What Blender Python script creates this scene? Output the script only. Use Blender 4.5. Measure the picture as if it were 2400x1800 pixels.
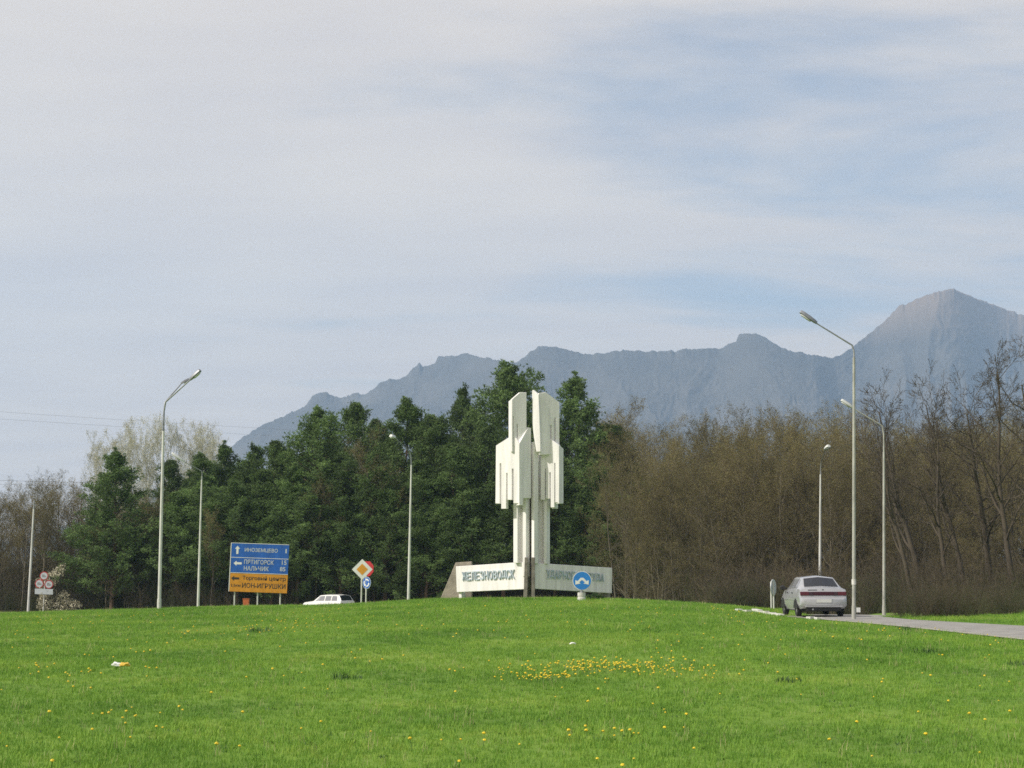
import bpy, bmesh, math, random
import numpy as np
from mathutils import Vector, Matrix, noise as mnoise

for o in list(bpy.data.objects): bpy.data.objects.remove(o)
S = bpy.context.scene
COL = S.collection
R = math.radians

# ---------------------------------------------------------------- camera, world, sun, exposure
F = 4000.0                       # focal length in photo pixels (2400 wide)
CAMZ = 1.7
PITCH = math.atan(450 / F)
cam = bpy.data.cameras.new('camera'); cam.lens = F / 2400 * 36; cam.sensor_width = 36
cam.clip_start = .3; cam.clip_end = 30000
camo = bpy.data.objects.new('camera', cam); COL.objects.link(camo)
camo.location = (0, 0, CAMZ); camo.rotation_euler = (R(90) + PITCH, 0, 0)
S.camera = camo

SUN_AZ, SUN_EL = 68, 40          # degrees to the left of "straight behind the camera", elevation
sdir = Vector((-math.sin(R(SUN_AZ)) * math.cos(R(SUN_EL)), -math.cos(R(SUN_AZ)) * math.cos(R(SUN_EL)), math.sin(R(SUN_EL))))
W = bpy.data.worlds.new('World'); S.world = W; W.use_nodes = True
nt = W.node_tree; N = nt.nodes; L = nt.links
N.clear()
def nd(tree, typ, **kw):
    n = tree.nodes.new(typ)
    for k, v in kw.items(): setattr(n, k, v)
    return n
out = nd(nt, 'ShaderNodeOutputWorld'); bg = nd(nt, 'ShaderNodeBackground'); bg.inputs[1].default_value = .1
sky = nd(nt, 'ShaderNodeTexSky', sky_type='NISHITA'); sky.sun_disc = False
sky.sun_elevation = R(SUN_EL); sky.sun_rotation = math.atan2(sdir.x, sdir.y); sky.air_density = 1.0; sky.dust_density = 1.5
tc = nd(nt, 'ShaderNodeTexCoord'); sep = nd(nt, 'ShaderNodeSeparateXYZ'); L.new(tc.outputs['Generated'], sep.inputs[0])
def wmath(op, a, b=None, clamp=False):
    m = nd(nt, 'ShaderNodeMath', operation=op); m.use_clamp = clamp
    for i, v in enumerate((a, b)):
        if v is None: continue
        if isinstance(v, (int, float)): m.inputs[i].default_value = v
        else: L.new(v, m.inputs[i])
    return m.outputs[0]
zz = wmath('MAXIMUM', sep.outputs[2], .0)
den = wmath('ADD', zz, .10)
comb = nd(nt, 'ShaderNodeCombineXYZ')
L.new(wmath('DIVIDE', sep.outputs[0], den), comb.inputs[0]); L.new(wmath('DIVIDE', sep.outputs[1], den), comb.inputs[1])
mp = nd(nt, 'ShaderNodeMapping'); L.new(comb.outputs[0], mp.inputs[0])
mp.inputs['Location'].default_value = (3.3, 1.7, 0); mp.inputs['Rotation'].default_value = (0, 0, R(12)); mp.inputs['Scale'].default_value = (.6, 1.05, 1)
n1 = nd(nt, 'ShaderNodeTexNoise'); n1.inputs['Scale'].default_value = 1.5; n1.inputs['Detail'].default_value = 6; n1.inputs['Roughness'].default_value = .55; n1.inputs['Distortion'].default_value = .25
L.new(mp.outputs[0], n1.inputs['Vector'])
# broad thinning of the cloud sheet towards the right hand side of the sky (one slow gradient over the whole dome)
side = wmath('MULTIPLY', sep.outputs[0], -.42)
cov = wmath('ADD', n1.outputs['Fac'], side)
ramp = nd(nt, 'ShaderNodeValToRGB'); L.new(cov, ramp.inputs[0])
ramp.color_ramp.interpolation = 'EASE'
ramp.color_ramp.elements[0].position = .22; ramp.color_ramp.elements[0].color = (.24, .24, .24, 1)
ramp.color_ramp.elements[1].position = .52; ramp.color_ramp.elements[1].color = (1, 1, 1, 1)
n2 = nd(nt, 'ShaderNodeTexNoise'); n2.inputs['Scale'].default_value = 2.6; n2.inputs['Detail'].default_value = 4
L.new(mp.outputs[0], n2.inputs['Vector'])
cr = nd(nt, 'ShaderNodeValToRGB'); L.new(n2.outputs['Fac'], cr.inputs[0])
cr.color_ramp.elements[0].position = .3; cr.color_ramp.elements[0].color = (5.85, 5.3, 4.95, 1)
cr.color_ramp.elements[1].position = .7; cr.color_ramp.elements[1].color = (6.75, 6.05, 5.35, 1)
skyc = nd(nt, 'ShaderNodeMix', data_type='RGBA'); skyc.blend_type = 'MULTIPLY'; skyc.inputs[0].default_value = 1
L.new(sky.outputs[0], skyc.inputs[6]); skyc.inputs[7].default_value = (1.0, 1.0, 1.0, 1)
mix = nd(nt, 'ShaderNodeMix', data_type='RGBA'); L.new(ramp.outputs[0], mix.inputs[0]); L.new(skyc.outputs[2], mix.inputs[6]); L.new(cr.outputs[0], mix.inputs[7])
L.new(mix.outputs[2], bg.inputs[0]); L.new(bg.outputs[0], out.inputs[0])

sl = bpy.data.lights.new('sun', 'SUN'); sl.energy = 3.8; sl.angle = R(.5); sl.color = (1, .94, .84)
so = bpy.data.objects.new('sun', sl); COL.objects.link(so); so.location = (-60, -30, 60)
so.rotation_euler = sdir.to_track_quat('Z', 'Y').to_euler()

S.view_settings.view_transform = 'Standard'; S.view_settings.look = 'None'
S.view_settings.exposure = .45; S.view_settings.gamma = 1; S.view_settings.use_curve_mapping = False
S.render.engine = 'CYCLES'
S.cycles.volume_bounces = 1; S.cycles.max_bounces = 8; S.cycles.transparent_max_bounces = 8
S.cycles.filter_width = 1.6; S.cycles.use_denoising = False; S.cycles.sample_clamp_indirect = 3; S.cycles.sample_clamp_direct = 12

# ---------------------------------------------------------------- helpers
def at(px, py, d):               # the point at depth d (metres along +Y) on the sight line of photo pixel (px, py)
    cp, sp = math.cos(PITCH), math.sin(PITCH)
    u, v = (px - 1200) / F, (900 - py) / F
    dy = cp - v * sp; dz = sp + v * cp
    k = d / dy
    return Vector((u * k, d, CAMZ + dz * k))

def tag(o, label=None, cat=None, group=None, kind=None):
    if label: o['label'] = label
    if cat: o['category'] = cat
    if group: o['group'] = group
    if kind: o['kind'] = kind
    return o

def empty(name, loc=(0, 0, 0), rz=0):
    o = bpy.data.objects.new(name, None); COL.objects.link(o); o.location = loc; o.rotation_euler = (0, 0, rz)
    o.empty_display_size = .3
    return o

def link(name, me, mat=None, parent=None, smooth=False):
    if mat is not None and not me.materials: me.materials.append(mat)
    if smooth:
        me.polygons.foreach_set('use_smooth', [True] * len(me.polygons))
        if isinstance(smooth, (int, float)) and smooth is not True: me.set_sharp_from_angle(angle=R(smooth))
    o = bpy.data.objects.new(name, me); COL.objects.link(o)
    if parent is not None: o.parent = parent
    return o

def mesh(name, v, f):
    me = bpy.data.meshes.new(name); me.from_pydata([tuple(p) for p in v], [], [tuple(q) for q in f]); me.update(); return me

class MB:                        # collects simple solids into one mesh
    def __init__(s): s.v = []; s.f = []
    def poly(s, v, f):
        b = len(s.v); s.v += [tuple(p) for p in v]; s.f += [tuple(b + i for i in q) for q in f]; return s
    def box(s, x0, x1, y0, y1, z0, z1):
        return s.poly([(x0, y0, z0), (x1, y0, z0), (x1, y1, z0), (x0, y1, z0), (x0, y0, z1), (x1, y0, z1), (x1, y1, z1), (x0, y1, z1)],
                      [(3, 2, 1, 0), (4, 5, 6, 7), (0, 1, 5, 4), (1, 2, 6, 5), (2, 3, 7, 6), (3, 0, 4, 7)])
    def tube(s, pts, rad, n=10, cap=True):
        pts = [Vector(p) for p in pts]; m = len(pts)
        if not hasattr(rad, '__len__'): rad = [rad] * m
        ref = None; vs = []
        for i in range(m):
            d = (pts[min(i + 1, m - 1)] - pts[max(i - 1, 0)]).normalized()
            if ref is None: ref = d.orthogonal().normalized()
            a = (ref - d * ref.dot(d)).normalized(); b = d.cross(a); ref = a
            vs += [pts[i] + (a * math.cos(2 * math.pi * k / n) + b * math.sin(2 * math.pi * k / n)) * rad[i] for k in range(n)]
        fs = [(i * n + k, i * n + (k + 1) % n, (i + 1) * n + (k + 1) % n, (i + 1) * n + k) for i in range(m - 1) for k in range(n)]
        if cap: fs += [tuple(range(n - 1, -1, -1)), tuple((m - 1) * n + k for k in range(n))]
        return s.poly(vs, fs)
    def prism(s, front, off):    # outline (list of 3-D points) pushed through by vector off
        n = len(front); back = [Vector(p) + off for p in front]
        return s.poly(list(front) + back, [tuple(range(n)), tuple(range(2 * n - 1, n - 1, -1))] + [(i, n + i, n + (i + 1) % n, (i + 1) % n) for i in range(n)])
    def build(s, name, mat=None, parent=None, smooth=False):
        me = mesh(name, s.v, s.f)
        bm = bmesh.new(); bm.from_mesh(me); bmesh.ops.recalc_face_normals(bm, faces=bm.faces); bm.to_mesh(me); bm.free()
        return link(name, me, mat, parent, smooth)

def np_mesh(name, V, Fs, m):
    me = bpy.data.meshes.new(name); V = np.asarray(V, np.float32); Fs = np.asarray(Fs, np.int32); w = Fs.shape[1]
    me.vertices.add(len(V)); me.vertices.foreach_set('co', V.ravel()); me.loops.add(Fs.size); me.loops.foreach_set('vertex_index', Fs.ravel())
    me.polygons.add(len(Fs)); me.polygons.foreach_set('loop_start', np.arange(0, Fs.size, w, dtype=np.int32)); me.polygons.foreach_set('loop_total', np.full(len(Fs), w, np.int32))
    me.update(calc_edges=True); me.validate()
    if m: me.materials.append(m)
    return me

def copy_tree(o, parent=None):
    c = o.copy(); COL.objects.link(c)
    if parent is not None: c.parent = parent
    for ch in list(o.children): copy_tree(ch, c)
    return c

def vnoise(x, y, seed=0):        # smooth value noise on numpy arrays, about -1..1
    xi = np.floor(x).astype(np.int64); yi = np.floor(y).astype(np.int64); fx = x - xi; fy = y - yi
    fx = fx * fx * (3 - 2 * fx); fy = fy * fy * (3 - 2 * fy)
    def h(a, b):
        n = (a * 374761393 + b * 668265263 + seed * 2147483647) & 0xffffffff
        n = ((n ^ (n >> 13)) * 1274126177) & 0xffffffff
        return ((n ^ (n >> 16)) & 0xffff) / 32767.5 - 1
    return (h(xi, yi) * (1 - fx) + h(xi + 1, yi) * fx) * (1 - fy) + (h(xi, yi + 1) * (1 - fx) + h(xi + 1, yi + 1) * fx) * fy
def fbm(x, y, o=4, seed=0):
    s = 0; a = 1; t = 0
    for k in range(o): s = s + a * vnoise(x * 2 ** k + 17.3 * k, y * 2 ** k - 9.1 * k, seed + k); t += a; a *= .5
    return s / t
def sm(a, b, x):
    t = np.clip((x - a) / (b - a), 0, 1); return t * t * (3 - 2 * t)

# ---------------------------------------------------------------- materials
def mat(name, col, rough=.8, metal=0, spec=.5, var=0, vscale=3, bump=0, bscale=20, col2=None, coat=0, trans=0, rnd=0):
    m = bpy.data.materials.new(name); m.use_nodes = True; t = m.node_tree; b = t.nodes['Principled BSDF']
    b.inputs['Base Color'].default_value = (*col, 1); b.inputs['Roughness'].default_value = rough; b.inputs['Metallic'].default_value = metal
    b.inputs['Specular IOR Level'].default_value = spec; b.inputs['Coat Weight'].default_value = coat
    src = None
    if var or col2:
        g = nd(t, 'ShaderNodeNewGeometry') if col2 == 'w' else nd(t, 'ShaderNodeTexCoord')
        no = nd(t, 'ShaderNodeTexNoise'); no.inputs['Scale'].default_value = vscale; no.inputs['Detail'].default_value = 5; no.inputs['Roughness'].default_value = .62
        t.links.new(g.outputs['Object'], no.inputs['Vector'])
        rp = nd(t, 'ShaderNodeValToRGB'); t.links.new(no.outputs['Fac'], rp.inputs[0])
        c2 = col2 or tuple(c * (1 - var) for c in col); c1 = col if col2 else tuple(min(1, c * (1 + var * .4)) for c in col)
        rp.color_ramp.elements[0].position = .32; rp.color_ramp.elements[0].color = (*c2, 1)
        rp.color_ramp.elements[1].position = .66; rp.color_ramp.elements[1].color = (*c1, 1)
        src = rp.outputs[0]
    if rnd:
        oi = nd(t, 'ShaderNodeObjectInfo'); mr = nd(t, 'ShaderNodeMapRange'); t.links.new(oi.outputs['Random'], mr.inputs[0])
        mr.inputs[3].default_value = 1 - rnd; mr.inputs[4].default_value = 1 + rnd
        mx = nd(t, 'ShaderNodeMix', data_type='RGBA'); mx.blend_type = 'MULTIPLY'; mx.inputs[0].default_value = 1
        if src: t.links.new(src, mx.inputs[6])
        else: mx.inputs[6].default_value = (*col, 1)
        t.links.new(mr.outputs[0], mx.inputs[7]); src = mx.outputs[2]
    if src: t.links.new(src, b.inputs['Base Color'])
    if bump:
        g = nd(t, 'ShaderNodeTexCoord'); no = nd(t, 'ShaderNodeTexNoise'); no.inputs['Scale'].default_value = bscale; no.inputs['Detail'].default_value = 6
        t.links.new(g.outputs['Object'], no.inputs['Vector'])
        bp = nd(t, 'ShaderNodeBump'); bp.inputs['Strength'].default_value = bump; bp.inputs['Distance'].default_value = .05
        t.links.new(no.outputs['Fac'], bp.inputs['Height']); t.links.new(bp.outputs[0], b.inputs['Normal'])
    if trans:
        tr = nd(t, 'ShaderNodeBsdfTranslucent'); ms = nd(t, 'ShaderNodeMixShader'); ms.inputs[0].default_value = trans
        if src: t.links.new(src, tr.inputs[0])
        else: tr.inputs[0].default_value = (*col, 1)
        o = t.nodes['Material Output']; t.links.new(b.outputs[0], ms.inputs[1]); t.links.new(tr.outputs[0], ms.inputs[2]); t.links.new(ms.outputs[0], o.inputs[0])
    return m

M = {}
M['white_conc'] = mat('white_painted_concrete', (.835, .812, .80), .75, var=.20, vscale=1.6, bump=.12, bscale=14)
t = M['white_conc'].node_tree; no_ = [n for n in t.nodes if n.type == 'TEX_NOISE'][0]; mp_ = nd(t, 'ShaderNodeMapping'); mp_.inputs['Scale'].default_value = (2.2, 2.2, .22)   # rain streaks
t.links.new([n for n in t.nodes if n.type == 'TEX_COORD'][0].outputs['Object'], mp_.inputs[0]); t.links.new(mp_.outputs[0], no_.inputs['Vector'])
M['raw_conc'] = mat('weathered_concrete', (.34, .30, .25), .9, var=.35, vscale=2.5, bump=.25, bscale=12)
M['dark_conc'] = mat('stained_and_shaded_concrete', (.22, .20, .17), .9, var=.4, vscale=4, bump=.25, bscale=12)
M['letter'] = mat('bluish_metal_letter', (.47, .55, .61), .4, metal=.1, var=.25, vscale=4)
M['pole'] = mat('white_painted_pole', (.62, .62, .59), .5, var=.22, vscale=1.2, bump=.05)
M['pole_dim'] = mat('greyed_pole_paint', (.40, .40, .36), .45, var=.3, vscale=1.6, bump=.05)
M['pole_grey'] = mat('galvanised_steel', (.33, .34, .36), .45, metal=.5, var=.25, vscale=3)
M['lamp_head'] = mat('lamp_housing', (.26, .27, .30), .45, metal=.3, var=.2)
M['lamp_pale'] = mat('pale_lamp_housing', (.62, .63, .62), .4, var=.1)
M['lens'] = mat('lamp_lens', (.55, .56, .58), .15, spec=.6)
M['sign_blue'] = mat('sign_blue', (.008, .100, .44), .45, var=.25, vscale=2)
M['sign_blue2'] = mat('sign_bright_blue', (.02, .20, .60), .4, var=.12, vscale=3)
M['sign_orange'] = mat('sign_orange', (.58, .25, .010), .5, var=.22, vscale=2)
M['sign_white'] = mat('sign_white', (.72, .73, .72), .5, var=.1)
M['sign_dim'] = mat('sign_faded_white', (.50, .54, .58), .5, var=.1)
M['sign_red'] = mat('sign_red', (.42, .015, .02), .45, var=.15)
M['sign_yellow'] = mat('sign_yellow', (.66, .30, .025), .45, var=.12)
M['sign_black'] = mat('sign_black', (.025, .022, .02), .5, var=.1)
M['sign_back'] = mat('sign_back_grey', (.46, .48, .48), .5, metal=.2, var=.15)
M['orange'] = mat('orange_plastic', (.50, .12, .035), .55, var=.2)
M['asphalt'] = mat('grey_asphalt', (.29, .28, .262), .9, var=.25, vscale=1.6, bump=.3, bscale=60)
M['kerb'] = mat('white_kerb', (.62, .61, .58), .8, var=.3, vscale=3, bump=.2)
M['silver'] = mat('silver_paint', (.43, .435, .465), .32, metal=.25, var=.06, vscale=2, coat=.6)
M['white_paint'] = mat('white_car_paint', (.80, .80, .78), .3, var=.05, coat=.4)
M['glass'] = mat('tinted_glass', (.012, .014, .022), .08, spec=.5)
M['glass_pale'] = mat('sky_toned_glass', (.22, .22, .24), .08, spec=.9)  # sky reflection put into the panes as a pale base colour
M['rubber'] = mat('tyre_rubber', (.02, .02, .02), .9, var=.2)
M['rim'] = mat('wheel_rim', (.45, .45, .46), .35, metal=.6, var=.1)
M['trim'] = mat('dark_trim', (.018, .018, .02), .6, var=.1)
M['tail_red'] = mat('tail_lamp_red', (.10, .010, .024), .3, var=.1)
M['tail_mid'] = mat('tail_strip_dark_red', (.050, .007, .020), .3, var=.1)
M['tail_dark'] = mat('tail_lamp_smoked', (.05, .02, .035), .2, var=.1)
M['plate'] = mat('number_plate', (.62, .63, .61), .45, var=.08)
M['bark'] = mat('brown_bark', (.115, .098, .072), .95, var=.35, vscale=2, rnd=.5)
M['twig'] = mat('brown_twig', (.168, .134, .070), .95, var=.3, vscale=1, rnd=.45)
M['shade_twig'] = mat('shade_darkened_twig', (.125, .096, .054), .95, var=.3, vscale=1, rnd=.3)  # twig brown darkened to imitate shade low in the wood
M['dark_twig'] = mat('dark_twig', (.078, .062, .043), .95, var=.3, vscale=1)
M['bud'] = mat('olive_bud', (.205, .185, .062), .8, var=.3, vscale=1, rnd=.3, trans=.25)
M['pale_twig'] = mat('pale_twig', (.47, .48, .36), .95, var=.2, rnd=.15)
M['pale_bud'] = mat('pale_catkin', (.55, .54, .38), .9, var=.2, rnd=.15, trans=.25)
M['needle'] = mat('pine_needles', (.152, .228, .076), .75, spec=.2, var=.6, vscale=.8, rnd=.22, trans=.12)
M['pine_bark'] = mat('pine_bark', (.13, .085, .055), .95, var=.35, vscale=2)
M['blossom'] = mat('white_blossom', (.62, .58, .44), .85, var=.3, vscale=2, trans=.2)
M['leaf'] = mat('dark_leaf', (.045, .105, .02), .6, var=.3, trans=.25, rnd=.25)
M['dry'] = mat('dry_straw', (.42, .38, .20), .8, var=.2, rnd=.2)
M['petal'] = mat('dandelion_yellow', (.80, .60, .025), .6, var=.1, rnd=.1, trans=.15)
M['stem'] = mat('green_stem', (.10, .19, .03), .7, var=.1)
M['wrap_white'] = mat('white_wrapper', (.82, .82, .80), .4, var=.1, vscale=9)
M['wrap_yellow'] = mat('yellow_wrapper', (.72, .46, .06), .4, var=.2, vscale=9)
M['wire'] = mat('cable_grey', (.30, .30, .32), .6, var=.1)

def ramp_mat(name, cols, scale, rough=.9, trans=0, rnd=0, scale2=None):   # world-position noise driving a colour ramp
    m = bpy.data.materials.new(name); m.use_nodes = True; t = m.node_tree; b = t.nodes['Principled BSDF']
    b.inputs['Roughness'].default_value = rough; b.inputs['Specular IOR Level'].default_value = .25
    g = nd(t, 'ShaderNodeNewGeometry'); no = nd(t, 'ShaderNodeTexNoise'); no.inputs['Scale'].default_value = scale; no.inputs['Detail'].default_value = 6; no.inputs['Roughness'].default_value = .6
    t.links.new(g.outputs['Position'], no.inputs['Vector'])
    fac = no.outputs['Fac']
    if rnd:
        oi = nd(t, 'ShaderNodeObjectInfo'); ma = nd(t, 'ShaderNodeMath', operation='MULTIPLY_ADD'); t.links.new(oi.outputs['Random'], ma.inputs[0])
        ma.inputs[1].default_value = rnd; t.links.new(fac, ma.inputs[2]); sb = nd(t, 'ShaderNodeMath', operation='SUBTRACT'); t.links.new(ma.outputs[0], sb.inputs[0]); sb.inputs[1].default_value = rnd / 2; fac = sb.outputs[0]
    rp = nd(t, 'ShaderNodeValToRGB'); t.links.new(fac, rp.inputs[0])
    e = rp.color_ramp.elements
    while len(e) < len(cols): e.new(.5)
    for i, (p, c) in enumerate(cols): e[i].position = p; e[i].color = (*c, 1)
    t.links.new(rp.outputs[0], b.inputs['Base Color'])
    if trans:
        tr = nd(t, 'ShaderNodeBsdfTranslucent'); ms = nd(t, 'ShaderNodeMixShader'); ms.inputs[0].default_value = trans
        t.links.new(rp.outputs[0], tr.inputs[0]); o = t.nodes['Material Output']
        t.links.new(b.outputs[0], ms.inputs[1]); t.links.new(tr.outputs[0], ms.inputs[2]); t.links.new(ms.outputs[0], o.inputs[0])
    return m, t, b, fac, rp
M['grass'] = ramp_mat('grass_blade', [(.22, (.100, .225, .026)), (.46, (.172, .325, .046)), (.66, (.255, .405, .054)), (.88, (.40, .43, .12))], .22, .7, trans=.3, rnd=.36)[0]

# ---------------------------------------------------------------- terrain
_cp = [(-400, 1446), (0, 1437), (200, 1431), (373, 1425), (520, 1422), (640, 1421), (720, 1419), (830, 1414), (900, 1409), (1000, 1403), (1120, 1401), (1245, 1401),
       (1400, 1401), (1470, 1403), (1560, 1407), (1620, 1411), (1700, 1416), (1760, 1420), (1800, 1425), (1900, 1430), (2050, 1436), (2400, 1438)]
_cp = [(a, b + 6) for a, b in _cp]
_cx = np.array([at(a, b, 66).x for a, b in _cp]); _cz = np.array([at(a, b, 66).z for a, b in _cp])
_cx = np.append(_cx, [26, 40]); _cz = np.append(_cz, [.22, .2])
ROADL = [(20, 13.2), (30, 12.3), (40, 11.75), (50, 11.2), (57, 10.35), (61, 9.7), (64, 9.7), (70, 12.3), (78, 13.3), (95, 13.8), (120, 14)]
ROADR = [(20, 20), (30, 18), (40, 16.6), (50, 15.3), (54, 14.3), (58, 13.4), (62, 13.3), (64, 13.7), (70, 16.2), (78, 17.4), (95, 18), (120, 18.2)]
def road_edges(y):
    return np.interp(y, [a for a, b in ROADL], [b for a, b in ROADL]), np.interp(y, [a for a, b in ROADR], [b for a, b in ROADR])
def road_z(y): return np.interp(y, [0, 20, 30, 50, 62, 80, 115, 130], [.12, .18, .23, .25, .26, -.12, -.9, -1.15])
def terrain(x, y, bumps=True):
    x = np.asarray(x, float); y = np.asarray(y, float)
    zc = np.interp(x, _cx, _cz)
    front = zc * np.clip((y - 12) / 54, 0, 1)
    flat = .25 * np.clip((y - 5) / 22, 0, 1)
    w = sm(6.5, 11, x)
    front = front * (1 - w) + np.where(y < 62, flat, flat + (zc - .25) * np.clip((y - 62) / 6, 0, 1)) * w
    d1 = np.interp(y, [66, 70, 76, 84, 95, 110, 125, 140], [0, .03, .10, .20, .62, 1.3, 1.8, 1.95])
    d3 = np.interp(y, [66, 76, 86, 115, 130], [0, .03, .28, 1.05, 1.35])
    d2 = np.interp(y, [66, 74, 80, 115, 130], [0, .06, .42, 1.15, 1.4])
    w2 = sm(6, 12, x); w3 = sm(15, 20, x)
    back = zc - (d1 * (1 - w2) + (d2 * (1 - w3) + d3 * w3) * w2)
    z = np.where(y <= 66, front, back)
    z = np.maximum(z, -1.18) + .02 * np.maximum(0, -1.18 - z)
    if bumps:
        bw = (1 - sm(90, 130, y)) * (1 - sm(9, 10.5, x) * (1 - sm(15, 18, x)))
        z = z + bw * (.035 * fbm(x / 3.1, y / 4.2, 3, 5) + .012 * vnoise(x / .7, y / .9, 9)) * sm(6, 18, y)
    l, r = road_edges(y)
    inside = np.minimum(x - l, r - x)                     # >0 on the road
    cut = sm(-.9, -.12, inside) * (1 - sm(118, 125, y)) * sm(12, 20, y)
    z = z * (1 - cut) + (road_z(y) - .035) * cut
    far = np.hypot(x, y); z = z + sm(300, 1500, far) * (fbm(x / 420, y / 420, 3, 3) * 7 - 4)
    return z
def tz(x, y): return float(terrain(np.array([x]), np.array([y]))[0])
def ground_at(px, py):           # where the sight line meets the lawn
    a = at(px, py, 10); b = at(px, py, 80)
    for i in range(700):
        p = a.lerp(b, i / 700)
        if p.z <= tz(p.x, p.y): return p
    return b

gx = np.concatenate([-np.geomspace(46, 5850, 26)[::-1], np.arange(-45, 40, .5), np.geomspace(41, 5850, 26)])
gy = np.concatenate([-np.geomspace(8, 240, 8)[::-1], np.arange(-6, 8, 2), np.arange(8, 135, .5), np.geomspace(136, 5600, 36)])
GX, GY = np.meshgrid(gx, gy); GZ = terrain(GX, GY)
nx, ny = len(gx), len(gy)
me = bpy.data.meshes.new('ground'); idx = np.arange(nx * ny).reshape(ny, nx)
q = np.stack([idx[:-1, :-1], idx[:-1, 1:], idx[1:, 1:], idx[1:, :-1]], -1).reshape(-1, 4)
me.from_pydata(np.stack([GX, GY, GZ], -1).reshape(-1, 3).tolist(), [], q.tolist())
gm, t, b, fac, rp = ramp_mat('lawn_soil', [(.25, (.075, .140, .020)), (.5, (.135, .235, .026)), (.7, (.18, .27, .036)), (.9, (.26, .27, .07))], .22, .95)
g = t.nodes.new('ShaderNodeNewGeometry'); sp = nd(t, 'ShaderNodeSeparateXYZ'); t.links.new(g.outputs['Position'], sp.inputs[0])
mr = nd(t, 'ShaderNodeMapRange'); t.links.new(sp.outputs[1], mr.inputs[0]); mr.inputs[1].default_value = 128; mr.inputs[2].default_value = 140
mx = nd(t, 'ShaderNodeMix', data_type='RGBA'); t.links.new(mr.outputs[0], mx.inputs[0]); t.links.new(rp.outputs[0], mx.inputs[6]); mx.inputs[7].default_value = (.075, .062, .035, 1)
t.links.new(mx.outputs[2], b.inputs['Base Color'])
tag(link('ground', me, gm, smooth=True), 'green lawn mound and woodland floor around the roundabout', kind='structure')

# road sheet
ys = np.arange(14, 120, 1.0); v = []; f = []
for i, y in enumerate(ys):
    l, r = road_edges(y); z = float(road_z(y)) + .012
    for k in range(5):
        u = k / 4; v.append((l + (r - l) * u, y, z + .05 * (1 - (2 * u - 1) ** 2) - .02))
    if i:
        for k in range(4): a = (i - 1) * 5 + k; f.append((a, a + 1, a + 6, a + 5))
road = link('road', mesh('road', v, f), M['asphalt'], smooth=True); tag(road, 'grey asphalt road curving round the mound', kind='structure')
# cross road behind the mound, where the white estate drives
v = []; f = []
for i, x in enumerate(np.arange(-60, 16, 2.0)):
    for y in (126.2, 134.2): v.append((x, y + .0 * x, float(terrain(x, y, False)) + .06))
    if i: a = 2 * i - 2; f.append((a, a + 1, a + 3, a + 2))
tag(link('road', mesh('road_far', v, f), M['asphalt']), 'road behind the grass mound', kind='structure')
v = []; f = []
for i, y in enumerate(np.arange(20, 61, .5)):
    l, r = road_edges(y); z = float(road_z(y)) + .02; w_ = .16 + .10 * math.sin(y * 1.7) * math.sin(y * .63)
    v += [(l - .10, y, z), (l + w_, y, z)]
    if i: a = 2 * i - 2; f.append((a, a + 1, a + 3, a + 2))
M['gravel'] = mat('pale_road_dust', (.40, .37, .33), .95, var=.35, vscale=5, bump=.4, bscale=50)
tag(link('road_edge', mesh('road_edge', v, f), M['gravel']), 'pale dusty edge strip along the near side of the road', kind='structure')
# kerb stones along the left edge near the car
kerb = empty('kerb'); tag(kerb, 'broken white kerb line in the grass left of the silver car', kind='structure')
kb = MB(); kb.box(-.10, .10, -.34, .34, -.12, .11)
k0 = kb.build('kerb_stone', M['kerb'], kerb)
bv = k0.modifiers.new('b', 'BEVEL'); bv.width = .02; bv.segments = 2
spots = []
pts = [at(1732, 1441, 61.0), at(1751, 1443, 60.6), at(1775, 1438, 63.6), at(1789, 1439, 62.9), at(1803, 1440.5, 62.2), at(1817, 1442.5, 61.5), at(1823, 1444, 61.0), at(1900, 1448, 58.0), at(1918, 1449, 57.3)]
for i, p in enumerate(pts):
    o = k0 if i == 0 else k0.copy()
    if i: COL.objects.link(o); o.parent = kerb
    z = tz(p.x, p.y); o.location = (p.x, p.y, z + (.01 if i in (0, 1, 7, 8) else .035)); o.scale = (1, .4, 1) if i in (0, 1, 7, 8) else (1, 1, 1); o.rotation_euler = (R(random.Random(i).uniform(-3, 3)), 0, R(18 + 6 * math.sin(i * 2.1)))

# ---------------------------------------------------------------- mountain ridge
prof = [(-900, 1348), (-200, 1325), (200, 1215), (350, 1150), (450, 1092), (547, 1039), (595, 1004), (627, 988), (665, 972), (696, 956), (718, 947), (731, 926), (750, 915), (767, 912), (772, 920), (797, 930),
        (810, 925), (832, 917), (854, 920), (880, 904), (892, 892), (915, 884), (934, 887), (956, 876), (962, 865), (983, 847), (991, 855), (1006, 852), (1019, 849), (1027, 833), (1051, 830), (1070, 828),
        (1095, 824), (1120, 833), (1152, 836), (1200, 846), (1219, 841), (1241, 820), (1263, 808), (1295, 808), (1333, 817), (1377, 827), (1421, 823), (1453, 817), (1516, 820), (1580, 819), (1611, 814),
        (1649, 812), (1687, 813), (1706, 803), (1725, 797), (1732, 779), (1751, 778), (1779, 781), (1801, 792), (1830, 812), (1864, 819), (1900, 827), (1953, 835), (1975, 826), (2007, 803), (2040, 776),
        (2072, 749), (2105, 716), (2170, 689), (2213, 676), (2235, 673), (2251, 681), (2311, 705), (2387, 732), (2500, 775), (2700, 850), (3000, 960), (3400, 1110), (3900, 1300), (4200, 1346)]
pxs = np.concatenate([np.linspace(-900, -60, 60), np.linspace(-50, 2450, 1250), np.linspace(2462, 4200, 90)]); ncol = len(pxs)
pys = np.interp(pxs, [a for a, b in prof], [b for a, b in prof]) + 1.5 * vnoise(pxs / 4, pxs * 0, 2) + 2.0 * vnoise(pxs / 11, pxs * 0, 8)
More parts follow.
